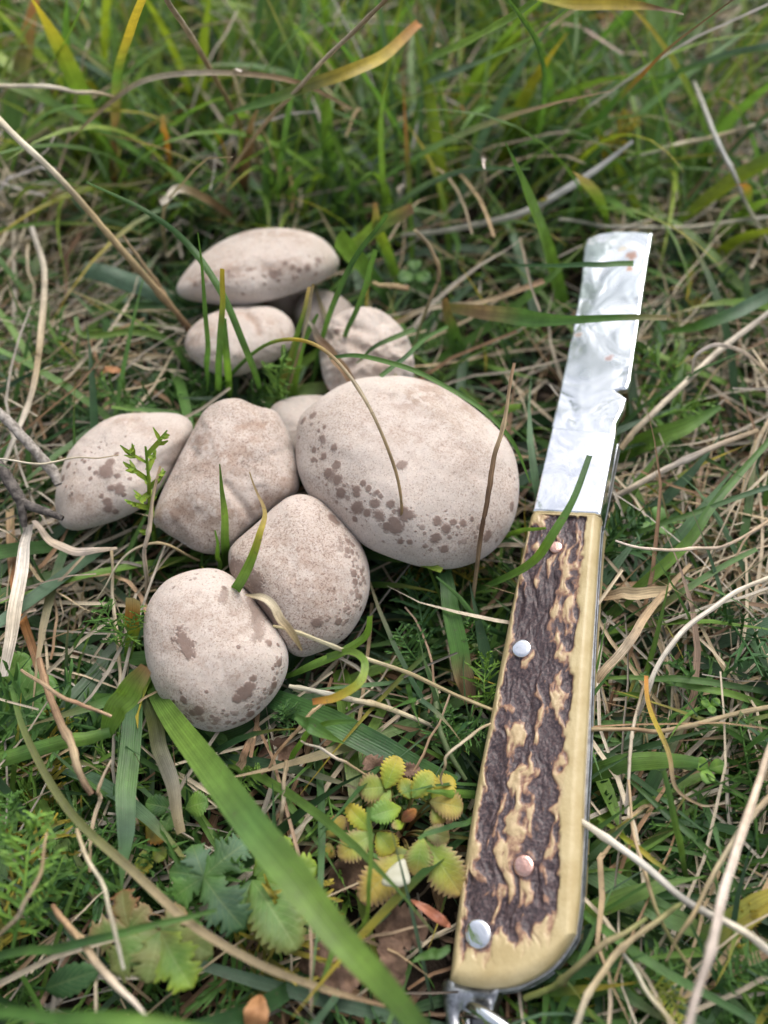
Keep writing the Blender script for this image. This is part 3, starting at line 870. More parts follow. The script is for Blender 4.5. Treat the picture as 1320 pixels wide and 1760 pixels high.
# keep the grass below the knife
cells = []
kpoly = [(905, 880)] + [(p[0], p[1]) for p in blade_px[:18]] + [(1062, 745), (1040, 884), (1012, 1240), (1008, 1450), (1000, 1612), (950, 1690), (860, 1760), (768, 1760), (764, 1680), (800, 1450), (868, 1085)]
yy, xx = np.mgrid[0:ZH, 0:ZW]
xx, yy = xx * 4 + 2.0, yy * 4 + 2.0
ins = np.zeros(xx.shape, bool)
for (x0, y0), (x1, y1) in zip(kpoly, kpoly[1:] + kpoly[:1]):
    cnd = ((y0 > yy) != (y1 > yy)) & (xx < (x1 - x0) * (yy - y0) / ((y1 - y0) + 1e-9) + x0)
    ins ^= cnd
D = FWD + ((xx[..., None] - PW / 2) / FPX) * RGT - ((yy[..., None] - PH / 2) / FPX) * UPV
tk = ((KO - CAM) @ Nx) / (D @ Nx)
for dx in (-2, -1, 0, 1, 2):
    for dy in (-1, 0, 1):
        sh = np.roll(np.roll(ins, dx, 1), dy, 0)
        zbuf = np.where(sh, np.minimum(zbuf, tk), zbuf)
# ------------------------------------------------------------------ palettes (linear base colours)
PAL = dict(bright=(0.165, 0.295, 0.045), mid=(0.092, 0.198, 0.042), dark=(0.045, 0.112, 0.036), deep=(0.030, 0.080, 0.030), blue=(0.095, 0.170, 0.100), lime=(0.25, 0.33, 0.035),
           yellow=(0.46, 0.36, 0.045), orange=(0.42, 0.17, 0.035), tan=(0.38, 0.285, 0.165), pale=(0.50, 0.425, 0.31), grey=(0.33, 0.295, 0.245), white=(0.60, 0.54, 0.45),
           brown=(0.155, 0.088, 0.050), red=(0.24, 0.085, 0.045), rust=(0.27, 0.165, 0.092), olive=(0.16, 0.17, 0.05), lav=(0.46, 0.42, 0.42))
def pal(names, n):
    c = np.array([PAL[k] for k in (names.split() if isinstance(names, str) else names)])
    if len(c) == 1: return np.repeat(c, n, 0)
    t = np.linspace(0, len(c) - 1, n)
    return np.stack([np.interp(t, np.arange(len(c)), c[:, k]) for k in range(3)], -1)

# ------------------------------------------------------------------ single blades and straws that can be told apart
def hero(label, pts, w, cols, kind='grass', name=None, cat=None, fold=0.16, group=None, cut=False, n=44, tilt=0.35, base_w=0.7):
    P3 = np.array([at(p[0], p[1], p[2] * 0.01) for p in pts])
    C = spline(P3, n)
    rs = np.random.default_rng(abs(hash(label + str(pts[0]))) % 99991 if False else int(sum(p[0] * 7 + p[1] * 13 for p in pts)) % 99991)
    x, y, d = proj(C)
    if np.isscalar(w):
        t = np.linspace(0, 1, n)
        prof = base_w + (1 - base_w) * sstep(0, 0.3, t)
        if not cut: prof = prof * (1 - 0.93 * sstep(0.55, 1.0, t) ** 1.5)
        wp = w * prof
    else:
        wp = np.interp(np.linspace(0, len(w) - 1, n), np.arange(len(w)), w)
    wm = wp * d / FPX * (0.86 if kind == 'stem' else 1.0)
    # small kinks, so that nothing is drawn with a ruler
    amp = (0.0004 if kind == 'grass' else 0.0006)
    k = np.stack([vnoise(np.stack([np.linspace(0, 5, n) + rs.random() * 50, np.full(n, q * 9.1), np.zeros(n)], -1), 1.0, 3) - 0.5 for q in range(3)], -1)
    C = C + k * amp * 2
    base = C[0].copy()
    cc = pal(cols, n) * (1 + (rs.random(3) - 0.5) * 0.10)
    if kind == 'stem':
        tq = np.linspace(0, 1, n)
        for q in rs.random(2):                       # knots
            wm = wm * (1 + 0.3 * np.exp(-((tq - q) / 0.02) ** 2))
        v, f, c_, u_ = tubes((C - base)[None], (wm * 0.5)[None], cc[None], 10, np.array([rs.random()]))
        cen = np.repeat(C - base, 10, 0)
        kq = vnoise(np.stack([u_[:, 0] * 6, u_[:, 1] * 26, u_[:, 2] * 40], -1), 1.0, 4) - 0.5
        off_ = (v - cen) * (1 + 0.30 * kq[:, None])
        v = cen + off_ * np.array([1, 1, 0.72])
    else:
        Nn = unit(unit(CAM - C) * (1 - tilt) + ZUP * tilt + (rs.random(3) - 0.5) * 0.5)
        v, f, c_, u_ = strips((C - base)[None], wm[None], Nn[None], cc[None], fold if rs.random() < 0.7 else -fold, np.array([rs.random()]), 5)
    nm = name or {'grass': 'grass_blade', 'straw': 'dry_grass_blade', 'stem': 'dry_straw'}[kind]
    ob = link(nm, mk_mesh(nm, v, f, c_, u_), M['grass' if kind == 'grass' or cols.split()[0] in ('mid', 'dark', 'bright', 'blue', 'deep', 'lime') else 'straw'], None, label,
              cat or {'grass': 'grass blade', 'straw': 'dry blade', 'stem': 'straw'}[kind], group)
    ob.location = tuple(base)
    return ob

G, S, T = 'grass', 'straw', 'stem'
H = hero
PAL['umber'] = (0.070, 0.046, 0.032)
# green blades
H('broad green grass blade arching over bare soil from the round mushroom with dark blotch', [(248, 1160, 1.0), (300, 1245, 3.2), (400, 1375, 5.0), (480, 1480, 5.6), (560, 1580, 5.8), (650, 1680, 5.6), (740, 1790, 4.8)], [16, 38, 54, 60, 54, 44, 30], 'mid bright mid bright bright mid', G, fold=0.10)
H('wide upright grass blade with cut top behind the flattened tilted mushroom cap', [(566, 345, 0.4), (560, 280, 3.0), (553, 178, 7.0)], [40, 42, 38], 'dark mid bright', G, cut=True)
H('bright wide cut blade leaning against the rim of the flattened tilted cap', [(668, 520, 1.0), (640, 480, 2.5), (605, 440, 4.0), (578, 408, 5.0)], [20, 30, 36, 34], 'dark mid bright bright', G, cut=True)
H('bright grass blade crossing behind the wide cut blade, split brown end', [(575, 445, 2.0), (610, 420, 3.4), (660, 385, 4.6), (708, 357, 5.4)], [16, 22, 26, 18], 'mid bright bright rust', G, cut=True)
H('upright light green blade with torn brown tip behind the dented mushroom', [(690, 505, 0.5), (668, 440, 2.6), (650, 395, 4.2), (644, 350, 5.4)], [14, 18, 18, 8], 'mid bright lime rust', G)
H('bright green blade standing close to the stained steel tip of the knife', [(968, 540, 0.6), (945, 450, 3.5), (912, 350, 6.6), (868, 245, 9.2)], [26, 34, 26, 3], 'mid bright bright mid', G)
H('yellow-green blade slanting in above the dead grey straws past the knife tip', [(1160, 388, 1.4), (1210, 345, 2.6), (1260, 310, 3.6), (1340, 262, 5.0)], [10, 22, 26, 24], 'bright lime lime bright', G, cut=True)
H('green stalk with orange-brown sheath lying across the middle of the steel blade', [(760, 528, 3.0), (830, 538, 4.2), (900, 545, 5.2), (985, 549, 5.8), (1060, 547, 6.0), (1147, 546, 5.6)], [12, 24, 30, 14, 11, 9], 'olive rust mid mid mid tan', G, cut=True)
H('thin dark green blade lying across the rusty end of the steel blade', [(860, 455, 4.0), (950, 457, 5.6), (1020, 456, 6.3), (1088, 453, 6.5)], [6, 9, 11, 11], 'deep dark dark mid', G, cut=True)
H('curved green blade hanging over the bolster and the top pin of the handle', [(800, 1022, 0.8), (850, 1004, 2.4), (905, 975, 4.2), (945, 930, 5.4), (985, 865, 6.0), (1016, 784, 6.3)], [6, 14, 18, 17, 12, 10], 'dark mid bright mid dark', G, cut=True)
H('short light blade tip touching the left edge of the horn handle', [(850, 930, 1.0), (890, 914, 2.8), (938, 906, 4.2)], [9, 9, 4], 'mid bright bright', G)
H('stiff thin blade with cut yellow top in front of the small oval cap', [(376, 692, 1.4), (378, 655, 3.2), (379, 610, 4.8), (381, 540, 6.4), (384, 461, 7.8)], [14, 14, 11, 8], 'mid mid mid yellow', G, cut=True)
H('fine green blade rising past the left end of the flattened tilted cap', [(350, 692, 1.4), (356, 640, 3.6), (355, 590, 5.0), (350, 500, 6.8), (340, 400, 8.6)], [10, 10, 8, 2], 'dark mid mid mid', G)
H('short green blade with torn top in front of the small oval cap', [(392, 692, 1.4), (391, 650, 3.4), (389, 610, 4.8), (385, 548, 5.8)], [13, 14, 10], 'mid bright mid', G, cut=True)
H('long dark green blade arching down across the flattened and small oval caps', [(150, 312, 8.5), (250, 362, 8.2), (325, 425, 7.2), (380, 500, 6.6), (420, 590, 5.4), (440, 640, 4.0), (450, 680, 1.4)], [3, 9, 12, 12, 11, 9], 'mid dark mid mid dark', G)
H('light green stalk making a flat loop left of the small oval cap', [(130, 545, 3.4), (137, 570, 3.2), (165, 578, 3.0), (230, 571, 2.9), (290, 588, 2.6), (325, 640, 1.6), (350, 700, 0.6)], [7, 9, 10, 11, 12, 11, 10], 'mid bright bright mid mid', G)
H('wide bluish-green blade with square cut end beside the long two-tone straw', [(300, 520, 2.0), (260, 498, 2.5), (200, 475, 2.8), (141, 459, 3.0)], [24, 34, 34, 30], 'dark blue blue blue', G, cut=True)
H('short rounded green blade lying below the wide bluish cut blade', [(155, 532, 2.0), (210, 530, 2.0), (290, 524, 2.0), (345, 528, 1.8)], [14, 16, 13, 10], 'mid mid dark mid', G, cut=True)
H('straight narrow blade lying behind the oval spotted cap', [(192, 699, 3.0), (250, 706, 2.8), (345, 712, 2.2)], [6, 9, 8], 'bright mid mid', G, cut=True)
H('narrow green blade standing in front of the brown-streaked lobed cap', [(384, 990, 0.8), (386, 940, 2.8), (384, 880, 4.6), (377, 797, 6.2)], [18, 16, 12, 2], 'mid mid bright mid', G)
H('stubby green blade at the foot of the brown-streaked lobed cap', [(378, 995, 0.8), (377, 960, 2.4), (372, 912, 4.0)], [12, 12, 3], 'mid bright mid', G)
H('blade with dried brown upper half lying between the lobed and domed caps', [(405, 1012, 3.4), (425, 975, 4.4), (443, 925, 5.2), (455, 885, 5.3), (440, 845, 5.6), (428, 812, 6.0)], [18, 17, 12, 8, 4, 2], 'mid bright yellow tan tan', G)
H('torn green blade with yellow edge sticking out below the largest cap', [(620, 950, 1.8), (680, 958, 2.4), (720, 966, 2.8), (760, 983, 3.0)], [22, 24, 20, 10], 'dark mid bright lime', G, cut=True)
H('wide hanging blade with dried brown edges between the largest cap and the handle', [(762, 985, 2.4), (774, 1050, 2.2), (788, 1120, 1.8), (798, 1170, 1.5), (808, 1210, 1.2)], [22, 30, 34, 34, 20], 'dark mid mid rust brown', G, cut=True)
H('slender green blade sloping past the hanging brown-edged blade', [(750, 992, 3.0), (800, 1040, 2.4), (840, 1080, 1.8), (890, 1100, 1.0)], [3, 9, 10, 8], 'mid mid dark dark', G)
H('fresh green shoot curling up beside the domed mushroom', [(480, 1165, 1.2), (540, 1140, 2.6), (600, 1112, 3.4), (632, 1088, 4.0), (639, 1060, 4.6)], [9, 15, 14, 12, 10], 'mid bright bright bright', G, cut=True)
H('curled shoot with yellow and orange tip below the domed mushroom', [(560, 1128, 3.0), (600, 1120, 3.8), (624, 1140, 4.2), (615, 1172, 4.2), (580, 1198, 4.0), (537, 1208, 3.8)], [10, 12, 13, 15, 15, 11], 'mid bright bright lime yellow orange', G, cut=True)
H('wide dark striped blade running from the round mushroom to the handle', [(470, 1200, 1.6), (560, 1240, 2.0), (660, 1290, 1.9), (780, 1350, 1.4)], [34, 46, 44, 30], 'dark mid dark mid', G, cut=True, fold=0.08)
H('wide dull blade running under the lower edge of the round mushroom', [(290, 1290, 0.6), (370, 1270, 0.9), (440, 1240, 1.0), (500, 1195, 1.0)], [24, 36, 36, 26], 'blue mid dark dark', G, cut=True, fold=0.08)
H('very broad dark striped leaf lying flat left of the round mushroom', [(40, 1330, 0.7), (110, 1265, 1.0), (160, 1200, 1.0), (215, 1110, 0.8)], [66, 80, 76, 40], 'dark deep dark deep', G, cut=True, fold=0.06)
H('light green stalk lying left of the round mushroom, ending in an upturned leaf', [(-20, 1314, 2.2), (60, 1290, 2.6), (130, 1272, 2.8), (190, 1256, 2.8)], [26, 26, 24, 16], 'bright mid bright mid', G, cut=True, fold=0.25)
H('upturned bright leaf with cut brown tip touching the round mushroom', [(183, 1262, 2.6), (200, 1225, 3.2), (225, 1185, 3.8), (253, 1147, 4.4)], [20, 40, 44, 24], 'mid bright bright rust', G, cut=True)
H('hanging dark blade with pointed lower tip below the upturned cut leaf', [(232, 1150, 1.8), (226, 1240, 2.4), (218, 1340, 2.6), (214, 1430, 2.6), (212, 1530, 2.2)], [22, 34, 36, 30, 2], 'dark dark mid blue mid', G, fold=0.1)
H('greyish fading blade hanging from under the round mushroom', [(240, 1160, 1.4), (262, 1240, 1.9), (288, 1330, 2.1), (312, 1430, 2.0)], [24, 28, 26, 16], 'blue olive grey tan', G, cut=True)
H('long narrow blade fading from green to tan, sweeping under the lobed leaves', [(18, 1175, 2.6), (45, 1265, 3.0), (120, 1395, 3.2), (230, 1500, 3.4), (330, 1585, 3.6), (450, 1655, 3.6), (560, 1698, 3.2), (660, 1730, 2.6)], [7, 11, 14, 15, 14, 13, 11, 5], 'mid olive olive tan tan tan rust', G, cut=True)
H('dark green stalk with knots crossing the dull lobed leaf', [(-20, 1648, 2.6), (60, 1634, 3.2), (140, 1620, 3.6), (230, 1600, 3.8), (370, 1562, 3.8)], [14, 15, 15, 13, 6], 'dark mid dark mid mid', G, cut=True, fold=0.3)
H('blurred green blade along the nearest ground below the lobed leaves', [(-30, 1742, 6.0), (120, 1748, 6.8), (260, 1758, 7.0), (420, 1775, 6.6)], [18, 24, 22, 12], 'mid mid bright mid', G)
H('striped green blade arching out from under the horn handle above the long grey stem', [(985, 1345, 1.2), (1050, 1318, 2.2), (1120, 1308, 2.6), (1198, 1312, 2.4)], [26, 32, 30, 18], 'mid mid bright mid', G, cut=True, fold=0.08)
H('wide dull green blade running out under the crossing bleached stems', [(985, 1480, 1.2), (1070, 1530, 1.6), (1150, 1575, 1.8), (1250, 1625, 1.4)], [38, 44, 40, 22], 'dark mid mid olive', G, cut=True, fold=0.08)
H('thin dark blade running parallel above the wide dull green blade', [(1075, 1330, 1.8), (1150, 1400, 2.0), (1220, 1465, 2.0), (1310, 1580, 1.6)], [5, 12, 12, 8], 'mid dark mid dark', G)
H('slim green blade sloping away below the lower end of the handle', [(985, 1555, 1.6), (1070, 1625, 2.4), (1160, 1680, 2.6), (1300, 1760, 2.4)], [12, 16, 16, 12], 'mid mid mid dark', G)
H('upright green blade piercing the straw between the two wide blades beside the handle', [(1190, 1540, 0.4), (1168, 1450, 2.2), (1152, 1380, 3.2), (1138, 1325, 3.8)], [9, 13, 12, 8], 'mid bright mid mid', G, cut=True)
H('yellowing narrow blade reaching from the handle towards the crossing bleached stems', [(1010, 1390, 1.2), (1060, 1430, 1.8), (1110, 1470, 2.2), (1158, 1500, 2.4)], [5, 9, 9, 5], 'mid lime yellow mid', G)
H('bluish-green blade fanning in towards the stained part of the steel blade', [(1340, 500, 3.6), (1270, 535, 3.4), (1200, 562, 2.8), (1120, 575, 1.6)], [24, 24, 18, 4], 'blue blue mid mid', G)
H('long blade with orange-red upper half leaning away behind the knife tip', [(935, 310, 0.8), (1000, 240, 4.0), (1060, 180, 6.5), (1110, 125, 8.6), (1165, 68, 10.6), (1275, -10, 13.0)], [14, 26, 26, 18, 8, 4], 'dark mid mid orange rust brown', G)
H('thin grey-green blade sweeping beyond the orange-tipped blade', [(1070, 170, 5.0), (1150, 130, 6.5), (1230, 98, 7.6), (1340, 75, 8.6)], [4, 10, 11, 10], 'mid mid blue blue', G, cut=True)
H('yellow dying leaf with white pointed tip overhanging the far grass', [(900, -12, 14.0), (990, 2, 14.2), (1070, 10, 14.0), (1130, 16, 13.6), (1175, 27, 13.2)], [20, 24, 18, 7, 3], 'lime yellow yellow brown white', G)
H('thin dark hooked stalk bending over in the far grass', [(905, 285, 0.8), (928, 215, 4.0), (936, 145, 7.4), (922, 80, 10.4), (895, 30, 12.6), (865, -5, 14.0)], [8, 9, 9, 9, 8, 6], 'mid mid dark mid mid', G, cut=True, fold=0.3)
H('wide bright blade slanting through the far grass behind the hooked stalk', [(725, 110, 6.0), (790, 80, 8.6), (850, 50, 10.6), (930, -5, 12.6)], [16, 24, 24, 18], 'mid bright bright mid', G, cut=True)
H('long grey-green blade slanting through the far grass under the wide bright one', [(715, 148, 5.0), (800, 120, 7.0), (890, 80, 9.6), (1010, -5, 12.4)], [12, 22, 18, 10], 'blue blue bright bright', G, cut=True)
H('grey-green arching blade above the dented mushroom', [(648, 400, 1.0), (690, 348, 3.6), (750, 310, 5.6), (820, 291, 6.6), (912, 291, 6.6)], [8, 10, 10, 8, 4], 'dark blue blue mid', G)
H('yellow and green blade standing before the far dark hollow, brown at its base', [(196, 330, 0.5), (198, 220, 4.0), (205, 130, 8.0), (225, 60, 11.0), (255, -15, 14.0)], [13, 16, 18, 18, 16], 'brown rust mid yellow yellow', G, cut=True)
H('light green blade leaning through the far grass left of the yellow and green one', [(50, 165, 3.0), (85, 115, 6.0), (115, 70, 8.6), (150, -10, 12.0)], [10, 15, 15, 10], 'mid bright bright mid', G)
H('thin knotted green stalk curving over the far edge of the largest cap', [(565, 615, 5.2), (620, 611, 5.6), (690, 630, 5.8), (760, 662, 5.8), (830, 705, 5.6), (880, 760, 5.0), (912, 830, 3.6)], [6, 8, 9, 8, 8, 7, 2], 'dark mid mid mid mid', G)
H('dark green blade rising steeply in front of the half-hidden brownish mushroom', [(535, 665, 0.8), (552, 590, 3.0), (578, 510, 5.4), (620, 430, 7.4), (665, 370, 8.8)], [8, 11, 12, 11, 7], 'dark mid dark mid', G)
H('slim green blade rising in front of the dented mushroom', [(582, 612, 2.6), (602, 560, 4.0), (625, 500, 5.4), (648, 430, 7.0)], [7, 9, 10, 9], 'mid dark mid mid', G, cut=True)
H('thin blade lying over the dented mushroom, white cut end', [(612, 625, 3.4), (640, 600, 4.0), (675, 583, 4.2), (712, 566, 4.2)], [2, 7, 9, 9], 'mid dark mid mid', G, cut=True)
H('thin green stalk crossing the dented mushroom towards the largest cap', [(655, 648, 4.6), (690, 620, 4.6), (725, 588, 4.4), (770, 560, 4.2)], [8, 8, 8, 6], 'mid dark mid mid', G, cut=True)
H('green blade forming a bright wedge between the small oval and dented caps', [(500, 720, 0.8), (505, 650, 2.2), (520, 590, 3.8), (545, 540, 5.0)], [15, 18, 16, 5], 'mid bright mid mid', G)
H('olive blade standing with a straw between the small oval and dented caps', [(470, 720, 0.8), (490, 640, 2.6), (515, 560, 4.6), (532, 495, 6.2)], [8, 10, 9, 6], 'mid olive mid tan', G, cut=True)
H('short cut bright blade pointing right between the largest cap and the steel blade', [(830, 715, 1.2), (860, 705, 2.2), (895, 697, 2.8)], [20, 18, 12], 'mid bright bright', G, cut=True)
H('fading blade with orange tip standing between the dented cap and the steel blade', [(790, 620, 0.6), (778, 570, 2.2), (764, 515, 3.8)], [24, 24, 12], 'dark mid rust', G, cut=True)
H('broad green blade tucked under the straws right of the bolster', [(1050, 790, 0.8), (1110, 760, 1.8), (1170, 735, 2.4), (1240, 700, 2.8)], [22, 34, 30, 8], 'mid bright bright mid', G)
H('long green blade slanting over the straw mat beside the horn handle', [(1020, 1085, 1.0), (1100, 1010, 2.2), (1180, 930, 3.0), (1230, 860, 3.4), (1330, 745, 3.6)], [16, 20, 18, 14, 9], 'mid bright mid mid', G)
H('thin green blade sloping up from the handle over the clover', [(1030, 925, 1.4), (1100, 912, 2.6), (1180, 885, 3.2), (1330, 835, 3.8)], [4, 8, 9, 9], 'mid mid mid blue', G)
H('green blade with tan end lying in the straw mat beside the long slanting blade', [(1060, 1090, 1.4), (1130, 1045, 2.2), (1200, 1000, 2.6), (1300, 945, 2.8)], [4, 10, 12, 8], 'tan olive mid mid', G)
H('glossy green blade lying level in the mat below the pale bent straw', [(1010, 1170, 1.6), (1120, 1165, 2.2), (1190, 1170, 2.4), (1330, 1190, 2.0)], [3, 10, 13, 10], 'bright mid mid dark', G)
H('green blade descending through the mat to the lower right straw', [(1100, 1160, 1.8), (1180, 1180, 2.2), (1260, 1195, 2.2), (1340, 1225, 1.8)], [4, 11, 13, 10], 'mid mid bright dark', G)
H('slender green stem in front of the yellow-green seedling', [(612, 1600, 1.6), (628, 1570, 2.6), (634, 1500, 3.6), (636, 1390, 4.2)], [6, 7, 8, 8], 'mid bright bright mid', G, cut=True)
H('short bright blade poking from the handle towards the yellow-green seedling', [(820, 1368, 1.4), (780, 1366, 2.0), (735, 1361, 2.6)], [14, 14, 3], 'mid bright mid', G)
H('dark green blade leaning from the handle into the yellow-green seedling', [(820, 1405, 1.6), (770, 1425, 2.2), (716, 1443, 2.6)], [9, 10, 6], 'mid dark mid', G, cut=True)
H('small pointed green leaf beside the lower end of the handle', [(775, 1628, 1.8), (745, 1640, 2.2), (706, 1652, 2.2)], [8, 18, 3], 'dark mid mid', G)
H('branched bright green sprout below the wide dark striped blade', [(495, 1330, 0.8), (508, 1290, 2.0), (528, 1260, 2.8), (560, 1246, 3.4), (612, 1241, 3.8)], [8, 10, 10, 9, 7], 'mid bright bright mid', G, cut=True)
H('broad short leaf of the branched sprout with dry white tip', [(510, 1232, 3.0), (540, 1250, 3.4), (590, 1278, 3.0)], [10, 26, 3], 'mid mid bright', G)

# dry straws
H('long two-tone straw slanting down to the small oval cap', [(-20, 185, 9.4), (60, 265, 8.6), (150, 360, 7.2), (235, 455, 5.4), (336, 570, 2.6)], [15, 14, 13, 15, 10], 'pale white tan tan brown', T)
H('second straw joined under the long two-tone straw', [(212, 405, 6.0), (250, 460, 5.0), (290, 520, 3.6), (330, 580, 2.0)], [4, 8, 8, 7], 'tan tan rust brown', T)
H('pale level straw ending beside the yellow and green far blade', [(-20, 147, 8.0), (80, 151, 8.0), (150, 158, 7.8), (197, 167, 7.6)], [10, 11, 9, 6], 'pale white pale tan', T)
H('tan straw bent in a wide arch through the far grass', [(112, 247, 6.0), (190, 175, 7.4), (250, 140, 8.2), (330, 127, 8.6), (430, 131, 8.6), (520, 147, 8.0), (605, 190, 6.6)], [3, 8, 9, 9, 9, 8, 5], 'tan tan pale pale tan rust tan', S)
H('straight pale stem slanting behind the wide arched straw', [(280, -10, 13.0), (320, 50, 10.6), (365, 125, 7.8), (425, 235, 3.6), (470, 330, 0.6)], [11, 12, 11, 9, 8], 'pale pale tan tan olive', T)
H('long straight straw crossing in front of the wide arched straw', [(680, -15, 13.6), (600, 60, 11.4), (520, 145, 9.0), (450, 220, 6.8), (368, 330, 3.4)], [10, 10, 9, 9, 4], 'tan pale pale tan tan', T)
H('yellowing leaf with orange middle bending over the far hollow', [(720, 40, 9.0), (660, 95, 9.4), (600, 125, 9.4), (540, 145, 9.0), (460, 175, 8.0), (390, 200, 6.8)], [14, 20, 22, 22, 20, 6], 'orange yellow yellow olive mid mid', G)
H('thin stalk with green upper half draped over the top of the largest cap', [(350, 705, 1.2), (400, 640, 3.4), (450, 598, 4.8), (500, 584, 5.8), (548, 597, 6.4), (595, 640, 6.6), (645, 715, 6.2), (680, 800, 5.4), (690, 870, 4.6), (683, 915, 3.8)], [8, 9, 9, 9, 8, 8, 7, 7, 6, 5], 'mid mid bright yellow tan pale tan tan rust', T)
H('stiff brown straw standing before the rim of the largest cap', [(884, 625, 7.0), (862, 730, 6.2), (845, 800, 5.4), (826, 910, 4.0), (812, 1045, 1.6)], [7, 8, 11, 10, 8], 'rust tan rust brown tan', T)
H('pale bent straw running beside the bleached tangle above the grey twig', [(58, 390, 4.4), (76, 470, 4.2), (72, 570, 4.0), (52, 680, 3.8), (18, 770, 3.4), (-20, 840, 3.0)], [12, 13, 14, 12, 11, 10], 'grey pale tan white pale', T)
H('curled grey blade lying below the oval spotted cap', [(60, 895, 2.6), (95, 930, 3.0), (145, 947, 3.0), (200, 941, 2.8)], [8, 15, 15, 4], 'grey pale grey pale', S)
H('bleached speckled blade hanging from the dark forked twig', [(48, 905, 2.8), (40, 970, 3.0), (26, 1060, 3.0), (8, 1160, 2.8)], [14, 22, 24, 16], 'grey white pale grey', S, cut=True)
H('orange-tan blade behind the bleached speckled one', [(16, 875, 1.6), (18, 960, 1.8), (35, 1050, 1.8), (62, 1130, 1.6), (85, 1190, 1.4)], [14, 16, 16, 14, 10], 'tan rust orange rust tan', S, cut=True)
H('hair-thin straw lying over the oval spotted cap', [(-10, 790, 4.8), (60, 796, 5.2), (130, 789, 5.2), (206, 780, 4.8)], [4, 5, 4, 2], 'white pale pale tan', T)
H('thin straw looping in the dark gap between the round and lobed caps', [(168, 1028, 2.2), (205, 972, 2.8), (240, 938, 3.0), (290, 938, 2.8), (345, 965, 2.0)], [2, 5, 6, 6, 5], 'pale pale tan tan', T)
H('upright straw in the dark gap left of the round and lobed caps', [(254, 1060, 0.6), (251, 980, 2.4), (252, 910, 3.6), (275, 800, 4.6)], [7, 9, 9, 5], 'tan pale pale tan', T)
H('thin straw hanging in the gap beside the feathery tuft', [(190, 945, 2.4), (196, 1030, 1.8), (205, 1110, 1.6), (206, 1180, 1.6)], [5, 7, 8, 8], 'tan pale tan pale', T)
H('dead curled leaf lying over the seam of the round and domed caps', [(424, 1020, 5.2), (450, 1026, 5.4), (480, 1055, 5.2), (505, 1090, 4.8), (523, 1120, 4.2)], [2, 12, 15, 13, 3], 'tan pale tan tan', S, cut=True)
H('long slim straw reaching from the round mushroom to the handle', [(468, 1075, 4.4), (540, 1098, 4.0), (640, 1135, 3.0), (740, 1175, 2.4), (850, 1222, 2.0)], [6, 9, 10, 9, 8], 'tan pale tan tan', T)
H('speckled straw lying below the long slim straw, yarrow stem beside it', [(500, 1178, 2.6), (570, 1192, 2.6), (650, 1215, 2.2), (760, 1252, 1.6)], [8, 12, 12, 8], 'pale grey tan pale', T)
H('curved thin straw springing from the handle over the yarrow stems', [(760, 1350, 2.4), (762, 1315, 2.8), (785, 1280, 3.0), (842, 1248, 2.6)], [4, 6, 6, 5], 'tan tan pale tan', T)
H('long bleached stem standing over the lower right ground, crossing the grey stem', [(1172, 1790, 5.2), (1210, 1660, 5.2), (1250, 1520, 4.8), (1292, 1390, 4.2), (1335, 1250, 3.2)], [18, 18, 18, 17, 13], 'grey grey white pale pale', T)
H('long grey stem lying from the handle to the lower right, under the bleached stem', [(990, 1412, 2.6), (1080, 1475, 3.0), (1180, 1550, 3.2), (1270, 1602, 3.2), (1345, 1650, 3.0)], [13, 15, 16, 16, 20], 'pale white grey pale grey', T)
H('tan stem crossing beside the long bleached stem', [(1145, 1655, 3.4), (1185, 1580, 4.0), (1235, 1490, 4.2), (1290, 1410, 4.2), (1340, 1340, 4.0)], [4, 8, 10, 12, 10], 'tan tan pale rust', T)
H('brown straw lying level from the handle above the striped arching blade', [(1005, 1254, 2.4), (1100, 1256, 2.8), (1180, 1246, 3.0), (1340, 1210, 3.0)], [8, 9, 10, 9], 'tan rust tan tan', T)
H('orange-yellow bent straw crossing the brown level straw', [(1108, 1160, 3.2), (1122, 1230, 3.2), (1150, 1300, 3.0), (1165, 1360, 2.6), (1200, 1384, 2.2), (1245, 1380, 2.0)], [7, 8, 8, 6, 4, 3], 'orange yellow tan tan pale', S)
H('thin tan straw running down through the wide dull blade', [(1080, 1340, 2.6), (1095, 1450, 2.8), (1120, 1550, 2.8), (1170, 1640, 2.6), (1216, 1698, 2.4)], [5, 7, 8, 7, 3], 'tan tan olive tan', T)
H('thin pale straw rising beside the handle through the striped blade', [(1075, 1400, 2.4), (1082, 1300, 2.6), (1092, 1240, 2.8), (1112, 1170, 3.0)], [6, 7, 7, 5], 'grey pale pale tan', T)
H('pale thick straw leading away from the bolster into the far right grass', [(1065, 770, 2.2), (1120, 715, 2.8), (1190, 645, 3.2), (1340, 520, 3.6)], [12, 13, 13, 12], 'tan pale pale grey', T)
H('speckled straight straw slanting up from the bolster', [(1020, 868, 1.8), (1095, 832, 2.6), (1180, 790, 3.0), (1300, 740, 3.2)], [12, 13, 13, 11], 'grey pale grey tan', T)
H('thin straw looped in a hook over the pale thick straw', [(1190, 640, 3.8), (1200, 610, 4.4), (1235, 594, 4.6), (1280, 605, 4.4), (1330, 650, 3.8)], [4, 6, 7, 6, 5], 'pale white pale tan', S)
H('smooth pale straw curving below the clover', [(1060, 931, 3.2), (1120, 943, 3.4), (1190, 946, 3.4), (1260, 930, 3.2), (1340, 880, 3.0)], [4, 6, 7, 6, 5], 'white pale pale tan', T)
H('stout white straw bent through the mat beside the handle', [(1095, 1230, 2.4), (1130, 1150, 3.2), (1180, 1080, 3.6), (1250, 1030, 3.6), (1340, 980, 3.4)], [8, 10, 11, 10, 9], 'grey white white pale', T)
H('flattened tan blade lying in the mat below the long slanting blade', [(1025, 1030, 2.2), (1080, 1020, 2.6), (1150, 1018, 2.6)], [8, 22, 16], 'rust tan tan', S, cut=True)
